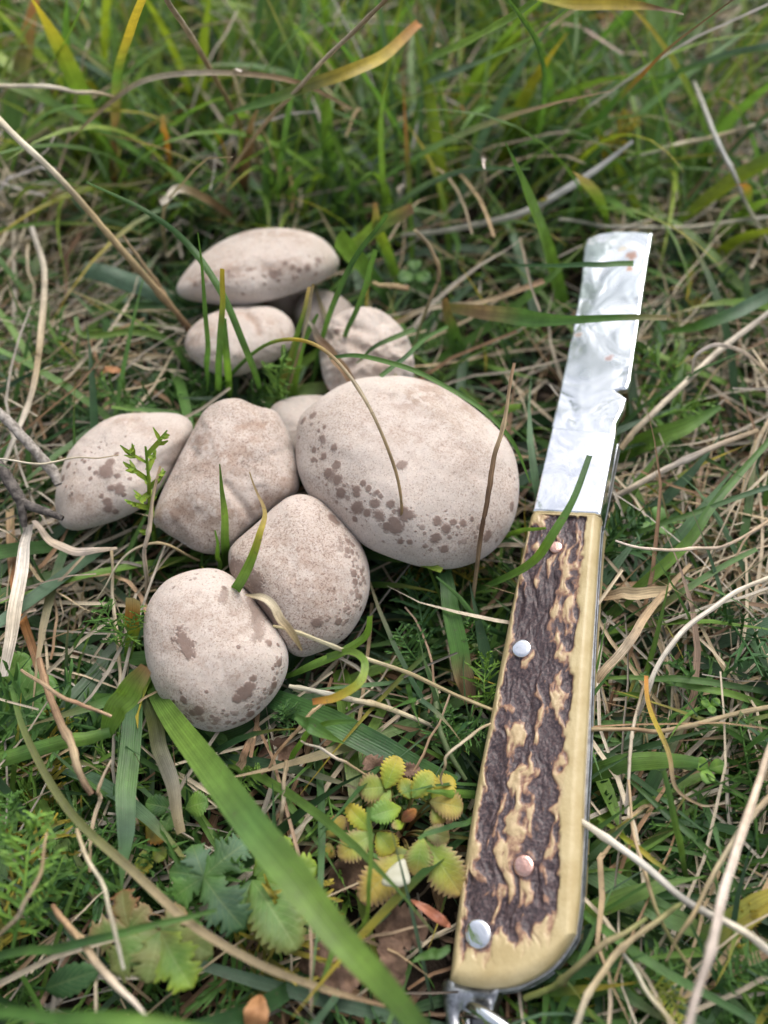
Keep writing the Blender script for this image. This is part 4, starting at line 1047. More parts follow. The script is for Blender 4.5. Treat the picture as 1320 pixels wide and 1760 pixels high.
H('long tan blade running deep into the mat, right of the top pin', [(1025, 1175, 1.8), (1070, 1120, 2.4), (1110, 1060, 2.6), (1190, 970, 2.6)], [14, 16, 14, 6], 'tan pale tan tan', S)
H('brown broken sheath behind the largest cap, in front of the dented mushroom', [(604, 658, 3.4), (580, 625, 3.8), (555, 590, 4.2), (528, 552, 4.8)], [14, 18, 16, 6], 'brown rust brown grey', S, cut=True)
H('short dry stub sticking up left of the half-hidden brownish mushroom', [(490, 680, 1.6), (510, 610, 3.6), (525, 550, 5.0), (537, 492, 6.4)], [5, 6, 7, 7], 'tan tan pale tan', T)
H('bleached lavender-grey blade lying far behind the knife tip', [(690, 402, 2.6), (800, 390, 3.0), (910, 358, 3.4), (1000, 310, 4.2), (1090, 243, 5.2)], [6, 10, 11, 12, 5], 'grey grey lav lav', S)
H('thin grey straw descending behind the yellow-green slanting blade', [(1190, 140, 5.4), (1240, 260, 5.0), (1280, 345, 4.0), (1335, 450, 2.4)], [9, 9, 8, 5], 'grey lav grey pale', T)
H('grey straw lying level just beyond the tip of the steel blade', [(960, 375, 2.6), (1060, 388, 2.8), (1180, 390, 2.8), (1340, 372, 2.6)], [6, 9, 10, 9], 'grey grey pale grey', T)
H('pale straw crossing the far right grass above the level grey straw', [(1080, 275, 4.0), (1160, 250, 4.4), (1240, 232, 4.8), (1340, 205, 5.0)], [6, 9, 10, 9], 'grey pale tan grey', T)
H('curled dry leaf with white tip behind the flattened tilted cap', [(400, 372, 1.6), (370, 350, 3.2), (330, 330, 4.6), (300, 328, 5.2), (275, 346, 5.2)], [10, 14, 14, 14, 10], 'rust rust tan white white', S, cut=True)
H('orange-brown dying blade with split top in the far dark hollow', [(300, 315, 1.0), (294, 270, 3.0), (286, 230, 4.6), (281, 198, 5.6)], [14, 15, 16, 7], 'mid orange orange tan', S, cut=True)
H('pink-brown dry sheath leaning in the far grass behind the flattened cap', [(412, 335, 0.6), (418, 290, 2.6), (427, 240, 4.6), (440, 190, 6.4)], [18, 20, 16, 4], 'brown rust rust tan', S)
H('dry brown straw with hooked end sticking out right of the dented mushroom', [(640, 487, 3.2), (670, 492, 3.4), (700, 496, 3.4)], [8, 10, 12], 'tan tan rust', T)
H('thin straw leaning out of the tuft behind the knife blade', [(680, 555, 2.4), (740, 530, 3.0), (830, 520, 3.2), (935, 484, 3.4)], [9, 8, 8, 10], 'tan pale tan rust', S)
H('straw bent at a knee in the tuft behind the dented mushroom', [(700, 620, 2.2), (735, 530, 3.8), (757, 470, 4.8), (740, 430, 5.4), (715, 395, 6.0)], [5, 7, 8, 8, 7], 'mid tan tan pale', T)
H('broken straw with frayed end above the seedling, next to the round mushroom', [(412, 1318, 1.8), (424, 1290, 2.2), (440, 1262, 2.4)], [16, 12, 8], 'tan rust tan', S, cut=True)
H('pair of crossed dry straws left of the yellow-green seedling, upright one', [(478, 1425, 1.6), (484, 1370, 2.2), (490, 1310, 2.6)], [7, 9, 8], 'tan pale tan', T)
H('tan straw slanting down through the bare soil above the small brown leaves', [(450, 1330, 2.0), (480, 1290, 2.4), (530, 1235, 2.8), (560, 1200, 2.8)], [5, 7, 8, 6], 'tan rust tan tan', T)
H('thin pale straw arching to the red-brown dead leaf', [(520, 1272, 2.6), (560, 1290, 2.8), (600, 1315, 2.6), (640, 1338, 2.2)], [4, 6, 6, 4], 'pale white tan tan', T)
H('pink-brown old stem slanting down past the broad dark striped leaf', [(70, 1130, 2.6), (100, 1230, 3.2), (130, 1300, 3.4), (160, 1365, 3.2)], [12, 16, 16, 12], 'rust rust tan brown', T)
H('short brown straw leading from the pink-brown stem to the upturned leaf', [(40, 1150, 3.2), (90, 1185, 3.8), (140, 1212, 3.8), (190, 1232, 3.6)], [6, 8, 8, 6], 'tan tan rust tan', T)
H('pale stout straw in the lower left corner near the feathery leaves', [(90, 1560, 2.6), (140, 1620, 3.4), (190, 1680, 3.8), (250, 1750, 4.0)], [10, 15, 14, 8], 'rust tan pale white', T)
H('thin bent straw dropping through the dull lobed leaf', [(135, 1430, 3.6), (165, 1500, 4.2), (195, 1580, 4.4), (218, 1660, 4.0)], [7, 8, 8, 6], 'tan pale pale white', T)
H('thin straw curling over the feathery leaves at the left', [(-10, 1615, 4.0), (35, 1570, 4.6), (65, 1500, 4.8), (80, 1430, 4.4)], [7, 8, 7, 4], 'tan pale tan tan', T)
H('zigzag dry straw in front of the hanging dark blade', [(150, 1500, 2.4), (160, 1400, 2.8), (170, 1370, 3.0), (165, 1352, 3.2), (192, 1305, 3.4)], [6, 8, 8, 7, 4], 'tan pale tan pale', T)
H('tan straw bending in below the lower end of the knife', [(985, 1770, 3.0), (1010, 1700, 3.2), (1050, 1650, 3.2), (1110, 1600, 3.0), (1180, 1555, 2.6)], [14, 13, 12, 11, 8], 'pale tan tan olive', T)
H('thin straw sloping to the lower right, below the slim green blade', [(1070, 1640, 2.6), (1110, 1700, 3.0), (1160, 1755, 3.2), (1200, 1790, 3.2)], [7, 9, 9, 8], 'grey pale tan pale', T)
H('olive stalk touching the butt of the horn handle', [(905, 1712, 1.6), (960, 1690, 2.2), (1030, 1625, 3.2), (1110, 1580, 3.2)], [12, 13, 12, 8], 'olive olive tan olive', T)
# ------------------------------------------------------------------ twigs
def tube_obj(name, pts, w, mat, parent=None, label=None, cat=None, rough=0.09, n=60, sides=12, loc=None):
    P3 = np.array([at(p[0], p[1], p[2] * 0.01) for p in pts])
    C = spline(P3, n)
    _, _, d = proj(C)
    wm = np.interp(np.linspace(0, len(w) - 1, n), np.arange(len(w)), w) * d / FPX
    base = C[0] if loc is None else loc
    v, f, c_, u_ = tubes((C - base)[None], (wm * 0.5)[None], np.zeros((1, n, 3)), sides)
    k = fbm(v + base, 500, 5, 3) - 0.5
    cen = np.repeat(C - base, sides, 0)
    v = cen + (v - cen) * (1 + k[:, None] * rough * 5)
    ob = link(name, mk_mesh(name, v, f), mat, parent, label, cat)
    if parent is None: ob.location = tuple(base)
    return ob, base
tube_obj('twig', [(-25, 690, 4.4), (15, 725, 4.4), (60, 775, 4.0), (90, 810, 3.6), (100, 833, 3.4)], [16, 18, 17, 20, 13], M['twig_pale'], None, 'bleached grey twig pointing at the oval spotted cap', 'twig')
tw = empty('forked_twig', at(-10, 800, 0.036), 'dark forked twig touching the rim of the oval spotted cap', 'twig')
tb = np.array(at(-10, 800, 0.036))
tube_obj('branch', [(-25, 775, 3.8), (5, 810, 3.8), (30, 850, 3.6), (42, 865, 3.5), (75, 878, 3.5), (108, 891, 3.4)], [17, 19, 20, 17, 14, 9], M['twig'], tw, loc=tb)
tube_obj('side_branch', [(36, 860, 3.6), (38, 880, 3.4), (42, 906, 3.1)], [17, 15, 9], M['twig'], tw, loc=tb)

# ------------------------------------------------------------------ broad leaves
def leaf_geo(A, B, width, up=ZUP, cols='mid', serr=0.16, teeth=7, sag=0.15, nA=64, nC=9, fold=0.12, widest=0.5, seed=0, lobes=0, tipcol=None):
    rs = np.random.default_rng(seed)
    A, B = np.array(A), np.array(B)
    L = np.linalg.norm(B - A)
    t = np.linspace(0, 1, nA)
    T = unit(B - A)
    N = unit(up - T * (up @ T))
    C = A + (B - A) * t[:, None] + N * (np.sin(t * math.pi) * sag * L)[:, None]
    S = np.cross(T, N)
    p = math.log(0.5) / math.log(widest)
    prof = np.sin(math.pi * t ** p) ** 0.62 * (1 - 0.1 * t) + 0.02
    tooth = 1 - np.abs((t * teeth) % 1.0 - 0.35) / 0.65
    prof_s = prof * (1 - serr + serr * 2 * np.clip(tooth, 0, 1) ** 0.8 * 0.75)
    if lobes:
        prof_s = prof_s * (0.50 + 0.58 * np.abs(np.sin((t + 0.04) * math.pi * lobes)) ** 0.7)
        prof = prof * (0.72 + 0.28 * np.abs(np.sin((t + 0.04) * math.pi * lobes)) ** 0.7)
    k = np.linspace(-1, 1, nC)
    wob = (rs.random((nA, nC)) - 0.5) * 0.02 * L
    V = np.zeros((nA, nC, 3))
    for j, kk in enumerate(k):
        ww = prof * (1 - abs(kk) ** 3) + prof_s * abs(kk) ** 3
        off = S * (kk * width / 2 * ww)[:, None] + T * (abs(kk) * width * 0.16 * ww)[:, None]
        z = fold * width * abs(kk) ** 1.3 * prof - 0.10 * width * kk ** 4 + 0.010 * width * np.cos(t * 8 * 2 * math.pi - abs(kk) * 5 * math.pi) * (abs(kk) * (1 - abs(kk))) * 2
        V[:, j] = C + off + N * (z + wob[:, j] * 0.4)[:, None]
    cc = np.repeat(pal(cols, nA)[:, None, :], nC, 1)
    if tipcol:
        e = np.clip(np.abs(k)[None, :, None] ** 3 * 0.75 + (t ** 4)[:, None, None] * 0.6 + 0.10 + (rs.random((nA, nC, 1)) - 0.5) * 0.15, 0, 1)
        cc = cc * (1 - e) + np.array(PAL[tipcol]) * e
    U = np.zeros((nA, nC, 3)); U[..., 0] = (k * 0.5 + 0.5)[None]; U[..., 1] = t[:, None]; U[..., 2] = rs.random()
    return V.reshape(-1, 3), grid_faces(nA, nC), cc.reshape(-1, 3), U.reshape(-1, 3)

def pxm(px, py, z): return px * ((at(px, py, z) - CAM) @ FWD) / FPX

def plant(name, label, cat, base_px, leaves, stalk_col='mid', mat='leaf', group=None, stalk_w=5, seed=1, grow_by=1.0):
    """leaves: (base px,py,z cm, tip px,py,z cm, width px, colours, edge colour, teeth, serr, lobes)"""
    root_p = np.array(at(base_px[0], base_px[1], 0.0))
    root = empty(name, root_p, label, cat, group)
    stalks = []
    for i, lf in enumerate(leaves):
        ax, ay, az, bx, by, bz, w, cols, tc, teeth, serr, lob = lf
        A, B = at(ax, ay, az * 0.01), at(bx, by, bz * 0.01)
        B = A + (B - A) * grow_by
        w = w * grow_by
        dm = ((A + B) / 2 - CAM) @ FWD
        rs = np.random.default_rng(seed * 100 + i)
        v, f, c_, u_ = leaf_geo(A, B, w * dm / FPX, unit(ZUP + 0.7 * unit(CAM - A) + (rs.random(3) - 0.5) * 0.5), cols, serr, teeth, 0.10, seed=seed * 31 + i, lobes=lob, tipcol=tc)
        link('leaf', mk_mesh('leaf', v - root_p, f, c_, u_), M[mat], root)
        key = (ax, ay)
        if key not in stalks:
            stalks.append(key)
            mid = (A + root_p) / 2 + np.array([0, 0, 0.003])
            C = spline([root_p, mid, A], 12)
            v, f, c_, u_ = tubes((C - root_p)[None], np.full((1, 12), stalk_w * 0.5 * dm / FPX), pal(stalk_col, 12)[None], 6)
            link('stalk', mk_mesh('stalk', v, f, c_, u_), M['feather'], root)
    return root

y = 'lime bright lime'
plant('seedling', 'yellow-green seedling with small serrated leaves beside the horn handle', 'seedling', (690, 1440),
      [(662, 1356, 2.2, 682, 1306, 2.4, 38, 'bright lime yellow', 'yellow', 9, 0.24, 0),
       (668, 1352, 2.1, 622, 1356, 2.2, 44, 'mid lime bright', 'rust', 9, 0.24, 0),
       (672, 1358, 2.1, 640, 1392, 2.0, 36, 'bright lime mid', 'rust', 9, 0.24, 0),
       (708, 1372, 2.1, 740, 1332, 2.2, 36, 'mid bright lime', 'yellow', 9, 0.24, 0),
       (706, 1374, 2.0, 692, 1342, 2.0, 26, 'bright mid lime', 'yellow', 9, 0.24, 0),
       (690, 1388, 2.2, 642, 1402, 2.4, 36, 'lime bright mid', None, 9, 0.24, 0),
       (640, 1430, 2.0, 600, 1388, 2.2, 30, 'bright lime yellow', 'yellow', 9, 0.24, 0),
       (644, 1432, 2.0, 588, 1468, 2.0, 46, 'mid lime yellow', 'rust', 11, 0.24, 0),
       (648, 1430, 2.0, 672, 1462, 1.9, 40, 'bright lime lime', 'yellow', 10, 0.24, 0),
       (700, 1470, 1.8, 628, 1540, 1.8, 62, 'lime yellow yellow', 'rust', 12, 0.24, 0),
       (704, 1464, 1.8, 668, 1476, 1.7, 34, 'mid olive lime', 'yellow', 10, 0.24, 0),
       (728, 1440, 1.8, 786, 1528, 1.6, 62, 'bright lime yellow', 'rust', 12, 0.24, 0),
       (726, 1440, 1.9, 716, 1500, 1.7, 46, 'lime bright yellow', 'rust', 11, 0.24, 0),
       (728, 1430, 1.9, 768, 1440, 1.8, 34, 'mid olive lime', 'rust', 10, 0.24, 0),
       (738, 1378, 1.9, 790, 1388, 1.8, 46, 'olive yellow lime', 'rust', 11, 0.24, 0),
       (742, 1372, 1.9, 775, 1340, 1.9, 34, 'lime yellow yellow', 'yellow', 10, 0.24, 0),
       (744, 1384, 1.8, 760, 1412, 1.7, 34, 'olive lime yellow', 'rust', 10, 0.24, 0),
       (690, 1412, 2.4, 712, 1394, 2.7, 18, 'red red orange', None, 7, 0.24, 0),
       (694, 1416, 2.3, 676, 1420, 2.5, 16, 'lime lime rust', None, 7, 0.24, 0),
       (560, 1440, 1.4, 590, 1408, 1.5, 30, 'olive yellow yellow', 'brown', 9, 0.24, 0),
       (566, 1446, 1.3, 560, 1474, 1.2, 28, 'olive yellow rust', 'brown', 9, 0.24, 0)], 'red olive', seed=3, grow_by=1.12)
plant('lobed_leaf_plant', 'dark green plant with deeply lobed toothed leaves below the round mushroom', 'plant', (400, 1560),
      [(350, 1507, 2.6, 424, 1448, 2.4, 66, 'mid dark blue', None, 8, 0.30, 3),
       (350, 1507, 2.6, 330, 1452, 2.5, 48, 'dark blue mid', None, 7, 0.30, 3),
       (350, 1507, 2.6, 290, 1498, 2.4, 42, 'mid dark mid', None, 7, 0.30, 3),
       (350, 1507, 2.6, 286, 1552, 2.3, 52, 'dark mid dark', None, 7, 0.30, 3),
       (350, 1507, 2.6, 420, 1596, 2.4, 78, 'mid blue dark', None, 9, 0.30, 3),
       (433, 1512, 2.2, 510, 1632, 2.4, 92, 'mid mid mid', 'olive', 10, 0.22, 0),
       (433, 1512, 2.2, 402, 1600, 2.0, 54, 'dark mid mid', None, 8, 0.22, 0),
       (440, 1510, 2.2, 548, 1490, 2.2, 64, 'mid bright mid', 'lime', 9, 0.30, 3),
       (436, 1506, 2.2, 500, 1440, 2.2, 50, 'mid mid bright', 'lime', 8, 0.30, 3)], 'olive mid', seed=5, stalk_w=7)
plant('dull_leaf_plant', 'dull olive plant with blunt lobed leaf under the knotted dark stalk', 'plant', (280, 1590),
      [(276, 1600, 2.8, 190, 1668, 2.8, 78, 'olive mid olive', 'olive', 8, 0.30, 3),
       (276, 1600, 2.8, 252, 1690, 2.9, 70, 'mid olive mid', 'olive', 8, 0.30, 3),
       (276, 1600, 2.8, 330, 1698, 2.9, 78, 'olive mid mid', 'lime', 9, 0.30, 3),
       (276, 1600, 2.8, 366, 1640, 2.7, 62, 'mid olive mid', 'olive', 8, 0.30, 3),
       (276, 1600, 2.8, 318, 1560, 2.6, 44, 'mid olive olive', 'rust', 7, 0.30, 3),
       (222, 1600, 2.2, 150, 1610, 2.2, 54, 'olive mid olive', 'rust', 7, 0.30, 3),
       (222, 1598, 2.2, 210, 1528, 2.2, 50, 'olive olive mid', 'red', 7, 0.30, 3),
       (222, 1598, 2.2, 256, 1556, 2.2, 40, 'mid olive olive', 'rust', 7, 0.30, 3)], 'olive rust', seed=7, stalk_w=6)
plant('yellowing_seedling', 'small yellowing seedling behind the hanging dark pointed blade', 'seedling', (255, 1440),
      [(250, 1420, 1.4, 282, 1444, 1.5, 34, 'yellow olive yellow', 'orange', 6, 0.2, 0), (250, 1420, 1.4, 250, 1398, 1.5, 26, 'lime yellow olive', None, 6, 0.2, 0), (246, 1460, 1.3, 250, 1502, 1.3, 32, 'olive lime yellow', None, 6, 0.2, 0),
       (262, 1462, 1.3, 284, 1474, 1.4, 28, 'lime olive lime', None, 6, 0.2, 0), (225, 1465, 1.3, 198, 1478, 1.3, 30, 'olive olive yellow', None, 6, 0.2, 0)], 'olive', seed=9)
plant('round_leaf_plant', 'green plant with toothed leaflets between the round mushroom and the broad blade', 'plant', (300, 1400),
      [(318, 1390, 1.6, 356, 1378, 1.8, 44, 'mid bright mid', None, 8, 0.22, 0), (300, 1390, 1.4, 250, 1380, 1.5, 36, 'mid dark mid', None, 7, 0.2, 0), (300, 1392, 1.4, 282, 1428, 1.5, 30, 'dark mid mid', None, 7, 0.2, 0)], 'mid', seed=10)
plant('veined_leaf_plant', 'wrinkled green leaf with dark veins lying by the bleached speckled blade', 'plant', (20, 1260),
      [(-10, 1230, 1.4, 96, 1176, 1.8, 92, 'mid mid mid', None, 10, 0.15, 0), (-14, 1250, 1.4, 84, 1240, 1.6, 64, 'mid dark mid', None, 10, 0.15, 0), (-14, 1180, 1.4, 50, 1130, 1.8, 60, 'mid bright mid', None, 9, 0.15, 0)], 'mid', seed=11)
plant('dark_leaf_plant', 'single dark toothed leaf on the bare soil in the lower left corner', 'plant', (60, 1700),
      [(76, 1700, 1.6, 168, 1668, 2.2, 52, 'deep dark dark', None, 7, 0.15, 0)], 'dark', seed=12)
def clover(label, cx, cy, z, r, cols, seed):
    pts = []
    for k in range(3):
        a = seed + k * 2.1
        pts.append((cx, cy, z, cx + r * math.cos(a), cy + r * 0.8 * math.sin(a), z + 0.15, r * 0.85, cols, None, 1, 0.0, 0))
    return plant('clover', label, 'clover', (cx + 4, cy + 18), pts, 'mid', seed=seed, stalk_w=4)
clover('green clover with round leaflets beside the upper end of the horn handle', 1128, 898, 2.2, 34, 'mid mid mid', 5)
clover('small clover with pale leaflets beyond the striped arching blade', 1218, 1322, 2.2, 30, 'mid bright mid', 8)
clover('small dark clover in the grass behind the largest cap', 712, 470, 2.0, 30, 'dark mid dark', 11)
clover('tiny clover at the right above the level brown straw', 1222, 1212, 2.4, 18, 'bright mid bright', 14)
clover('small clover on the soil under the round mushroom', 365, 1268, 1.0, 26, 'mid mid mid', 17)

# dead leaves, petal
def dead(name, label, cat, mat, A, B, w, serr=0.2, teeth=6, seed=1, sag=0.2, fold=0.25):
    a, b = at(A[0], A[1], A[2] * 0.01), at(B[0], B[1], B[2] * 0.01)
    dm = ((a + b) / 2 - CAM) @ FWD
    v, f, c_, u_ = leaf_geo(a, b, w * dm / FPX, unit(ZUP + 0.4 * unit(CAM - a)), 'brown', serr, teeth, sag, seed=seed, fold=fold)
    v = v + (fbm(v, 260, seed, 2) - 0.5)[:, None] * np.array([0, 0, 0.005])
    o = link(name, mk_mesh(name, v - a, f, c_, u_), M[mat], None, label, cat)
    o.location = tuple(a)
dead('dead_leaf', 'red-brown withered leaf above the yellow-green seedling', 'dead leaf', 'deadleaf', (665, 1345, 1.6), (628, 1302, 2.0), 44, 0.35, 7, 2)
dead('dead_leaf', 'small withered leaf tip right of the red-brown withered leaf', 'dead leaf', 'deadleaf', (684, 1332, 1.8), (722, 1318, 2.0), 24, 0.35, 7, 3)
dead('dead_leaf', 'brown crumpled bark-like leaf on the soil under the broad green blade', 'dead leaf', 'deadleaf', (510, 1660, 1.2), (610, 1640, 1.4), 60, 0.15, 5, 4)
dead('dead_leaf', 'dark brown crumpled leaf right of the broad green blade, near the petal', 'dead leaf', 'deadleaf', (640, 1590, 1.2), (735, 1600, 1.4), 70, 0.25, 7, 5)
dead('dead_leaf', 'brown leaf fragment below the crumpled bark-like one', 'dead leaf', 'deadleaf', (545, 1700, 1.4), (620, 1680, 1.6), 46, 0.2, 5, 6)
dead('dead_leaf', 'long brown rotten leaf under the lower end of the broad green blade', 'dead leaf', 'deadleaf', (690, 1700, 1.4), (660, 1600, 1.6), 46, 0.2, 5, 16)
dead('dead_leaf', 'dark rotten leaf behind the white petal', 'dead leaf', 'deadleaf', (560, 1520, 1.0), (640, 1490, 1.2), 54, 0.2, 5, 7)
dead('dead_leaf', 'brown leaf scrap between the round mushroom and the crossed straws', 'dead leaf', 'deadleaf', (440, 1300, 0.8), (520, 1290, 1.0), 40, 0.2, 5, 8)
dead('red_leaf', 'small twisted red-brown leaf touching the handle near the lowest pin', 'leaf', 'redleaf', (775, 1596, 1.6), (706, 1545, 2.2), 18, 0.02, 3, 9)
dead('orange_leaf', 'orange fallen leaf in the lower left, under the tan sweeping blade', 'leaf', 'orangeleaf', (440, 1790, 2.0), (446, 1710, 2.2), 44, 0.05, 4, 10)
hero('torn blade with yellow and orange-brown end between the bushy yarrow tuft and round mushroom', [(222, 1130, 1.6), (228, 1090, 2.4), (231, 1060, 3.0), (233, 1030, 3.6)], [14, 20, 26, 26], 'mid lime orange tan', G, cut=True)
dead('orange_leaf', 'orange bract lying among straws left of the small oval cap', 'leaf', 'orangeleaf', (215, 640, 2.0), (175, 640, 2.4), 14, 0.1, 4, 12)
# white petal: thick little flake
pa = [(656, 1519), (669, 1493), (693, 1476), (700, 1490), (705, 1516), (690, 1524), (680, 1525)]
pc = np.array(at(682, 1505, 0.026))
pp = closed_spline([at(a_, b_, 0.026) for a_, b_ in pa], 40) - pc
rings = [pp * k + np.array([0, 0, h]) for k, h in ((0.02, 0.0004), (0.5, 0.0005), (0.85, 0.0003), (1.0, 0.0), (0.96, -0.0006), (0.02, -0.0007))]
o = link('petal', mk_mesh('petal', np.array(rings), grid_faces(6, 40, True)), M['petal'], None, 'white petal lying on the yellow-green seedling', 'petal'); o.location = tuple(pc)

# ------------------------------------------------------------------ feathery leaves (yarrow)
def feather_template(seed, pairs=11, sprig=False):
    rs = np.random.default_rng(seed)
    segs = []           # (a0,b0,c0,a1,b1,c1,width)
    for i in range(pairs):
        for sd in (-1, 1):
            a = 0.10 + 0.86 * (i + 0.5 * (sd > 0) + 0.3 * rs.random()) / pairs
            ln = (0.46 * math.sin(math.pi * min(1, 0.22 + 0.76 * i / pairs)) ** 0.8 + 0.08) * (0.7 + 0.5 * rs.random())
            if sprig: ln = 0.42 * (0.7 + 0.5 * rs.random())
            ang = R(32 + 36 * rs.random())
            el = R(rs.normal(12, 30))
            d0 = np.array([math.cos(ang) * math.cos(el) * 0.55, math.sin(ang) * sd * math.cos(el), math.sin(el)])
            p0 = np.array([a, 0, 0]); p1 = p0 + d0 * ln
            segs.append((*p0, *p1, 0.034))
            nf = 5 if not sprig else 4
            for q in range(nf):
                f = (0.25 + 0.72 * (q + rs.random() * 0.6) / nf) if not sprig else 0.55 + 0.4 * q / nf
                l2 = ln * (0.28 + 0.22 * rs.random()) * (1.15 - 0.5 * f)
                dv = d0 + np.array([0.25 * rs.random(), rs.normal(0, 0.75), rs.normal(0, 0.75)])
                dv = dv / np.linalg.norm(dv)
                q0 = p0 + (p1 - p0) * f
                q1 = q0 + dv * np.array([0.55, 1, 1]) * l2
                segs.append((*q0, *q1, 0.025))
    return np.array(segs)
FT = [feather_template(k) for k in range(8)]
FT.append(feather_template(20, 5, True))

def feather(C, N, width, cols, tmpl, rs, thick=1.0):
    """C (n,3) centreline; returns mesh parts"""
    n = len(C)
    L = np.linalg.norm(np.diff(C, axis=0), axis=1).sum()
    T = unit(np.gradient(C, axis=0)); S = unit(np.cross(T, N)); N2 = np.cross(S, T)
    def m(a, b, c):
        a = np.clip(a, 0, 1.15)
        ii = np.minimum(a, 1) * (n - 1)
        P = np.stack([np.interp(ii, np.arange(n), C[:, k]) for k in range(3)], -1) + np.clip(a - 1, 0, 1)[:, None] * L * T[-1]
        idx = np.minimum(ii.round().astype(int), n - 1)
        return P + S[idx] * (b * width)[:, None] + N2[idx] * (c * width)[:, None]
    t = tmpl
    A, B = m(t[:, 0], t[:, 1], t[:, 2]), m(t[:, 3], t[:, 4], t[:, 5])
    Mid = (A + B) / 2 + N2.mean(0) * (0.02 * width)
    CC = np.stack([A, Mid, B], 1)
    W = t[:, 6][:, None] * width * np.array([1.0, 1.0, 0.25])[None] * 1.5 * thick
    NN = np.repeat(unit(N.mean(0) if N.ndim > 1 else N)[None, None], len(t), 0).repeat(3, 1)
    jit = (rs.random((len(t), 1, 3)) - 0.5) * 0.9
    base_c = pal(cols, 3)[None] * (0.8 + 0.4 * rs.random((len(t), 1, 1)))
    p1 = strips(CC, W, unit(NN + jit), base_c, 0.15, rs.random(len(t)), 3)
    p2 = tubes(C[None], (width * 0.022 * thick * np.linspace(1.3, 0.5, n))[None], pal(cols, n)[None] * 1.15, 5, rs.random(1))
    return [p1, p2]

def hero_feather(label, pts, wpx, cols, seed=0, group=None, lift=0.5, thick=1.0):
    P3 = np.array([at(p[0], p[1], p[2] * 0.01) for p in pts])
    C = spline(P3, 16)
    _, _, d = proj(C)
    rs = np.random.default_rng(seed + 500)
    N = unit(unit(CAM - C.mean(0)) + lift * ZUP + (rs.random(3) - 0.5) * 0.5)
    N = np.repeat(N[None], 16, 0)
    v, f, c_, u_ = merge(feather(C - C[0], N, wpx * d.mean() / FPX, cols, FT[seed % 8 if seed != 1 else 8], rs, thick))
    o = link('feathery_leaf', mk_mesh('feathery_leaf', v, f, c_, u_), M['feather'], None, label, 'feathery leaf', group)
    o.location = tuple(C[0])
HF = hero_feather
HF('upright yarrow sprig with short leaflets before the seam of the oval and lobed caps', [(266, 930, 1.4), (258, 870, 3.4), (255, 820, 4.6), (250, 768, 5.6)], 124, 'bright lime bright', 1, thick=1.5)
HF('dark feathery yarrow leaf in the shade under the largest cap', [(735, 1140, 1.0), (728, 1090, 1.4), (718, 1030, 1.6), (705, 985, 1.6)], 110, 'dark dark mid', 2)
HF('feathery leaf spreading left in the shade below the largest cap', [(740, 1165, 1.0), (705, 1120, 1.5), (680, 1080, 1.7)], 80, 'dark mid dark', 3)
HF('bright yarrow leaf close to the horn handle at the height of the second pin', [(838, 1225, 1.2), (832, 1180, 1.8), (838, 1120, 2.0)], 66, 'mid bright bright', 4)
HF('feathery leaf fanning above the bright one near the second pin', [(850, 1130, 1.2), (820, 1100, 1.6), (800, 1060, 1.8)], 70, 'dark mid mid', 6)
HF('dense bushy yarrow tuft between the hanging straws left of the round mushroom', [(215, 1110, 1.6), (195, 1075, 2.4), (170, 1030, 3.0)], 78, 'mid mid mid', 7, thick=0.8)
HF('second half of the bushy yarrow tuft, leaning to the round mushroom', [(205, 1125, 1.6), (222, 1080, 2.8), (238, 1040, 3.2)], 66, 'mid bright mid', 8, thick=0.8)
HF('feathery leaf among stalks between the small oval cap and the largest cap', [(478, 700, 1.2), (480, 655, 2.8), (492, 600, 4.4)], 70, 'mid bright mid', 9)
HF('feathery leaf at the foot of the stiff thin cut blade', [(380, 700, 0.8), (360, 672, 1.8), (330, 640, 2.4)], 66, 'dark mid mid', 10)
HF('feathery leaf lying right of the stiff thin cut blade', [(400, 705, 0.8), (440, 690, 1.8), (478, 660, 2.2)], 70, 'dark mid mid', 11)
HF('feathery leaf lying above the oval spotted cap', [(240, 700, 1.6), (200, 680, 2.2), (150, 655, 2.4)], 66, 'mid mid bright', 12)
HF('darker feathery leaf left of the leaf above the oval spotted cap', [(170, 740, 1.4), (130, 715, 1.8), (95, 680, 2.0)], 76, 'dark dark mid', 13)
HF('large bright feathery leaf in the lower left corner', [(20, 1640, 1.8), (40, 1540, 3.0), (50, 1450, 3.4), (70, 1390, 3.4)], 130, 'mid bright mid', 14)
HF('feathery leaf spreading right of the large bright one', [(40, 1600, 1.8), (80, 1540, 2.4), (110, 1470, 2.6)], 110, 'mid mid bright', 15)
HF('feathery leaf along the left edge below the stalk with the upturned leaf', [(-20, 1480, 2.0), (10, 1420, 2.6), (20, 1360, 2.8)], 90, 'mid mid mid', 16)
HF('small yarrow leaf on bare soil below the round mushroom', [(395, 1360, 0.8), (430, 1335, 1.4), (450, 1320, 1.6)], 52, 'mid bright mid', 17)
HF('small mossy yarrow tuft at the end of the wide dark striped blade', [(500, 1260, 1.0), (492, 1235, 1.8), (486, 1210, 2.2)], 60, 'mid dark mid', 18)
HF('long feathery leaf trailing down beside the yarrow stems near the handle', [(790, 1320, 1.0), (770, 1270, 1.6), (760, 1215, 1.8)], 90, 'dark mid dark', 19)
HF('feathery leaf reaching the handle under the long slim straw', [(760, 1270, 1.2), (800, 1255, 1.6), (842, 1262, 1.7)], 70, 'dark mid mid', 20)
HF('yellowish feathery leaf on the lower right ground under the bleached stem', [(1290, 1640, 1.4), (1280, 1590, 2.0), (1290, 1545, 2.2)], 60, 'olive yellow yellow', 21)
HF('yellowing feathery sprig below the slim green blade', [(1120, 1690, 1.8), (1150, 1710, 2.2), (1170, 1760, 2.4)], 60, 'olive lime yellow', 22)
HF('green feathery leaf in the lower right corner', [(1230, 1700, 1.6), (1270, 1670, 2.2), (1320, 1650, 2.4)], 90, 'dark mid dark', 23)
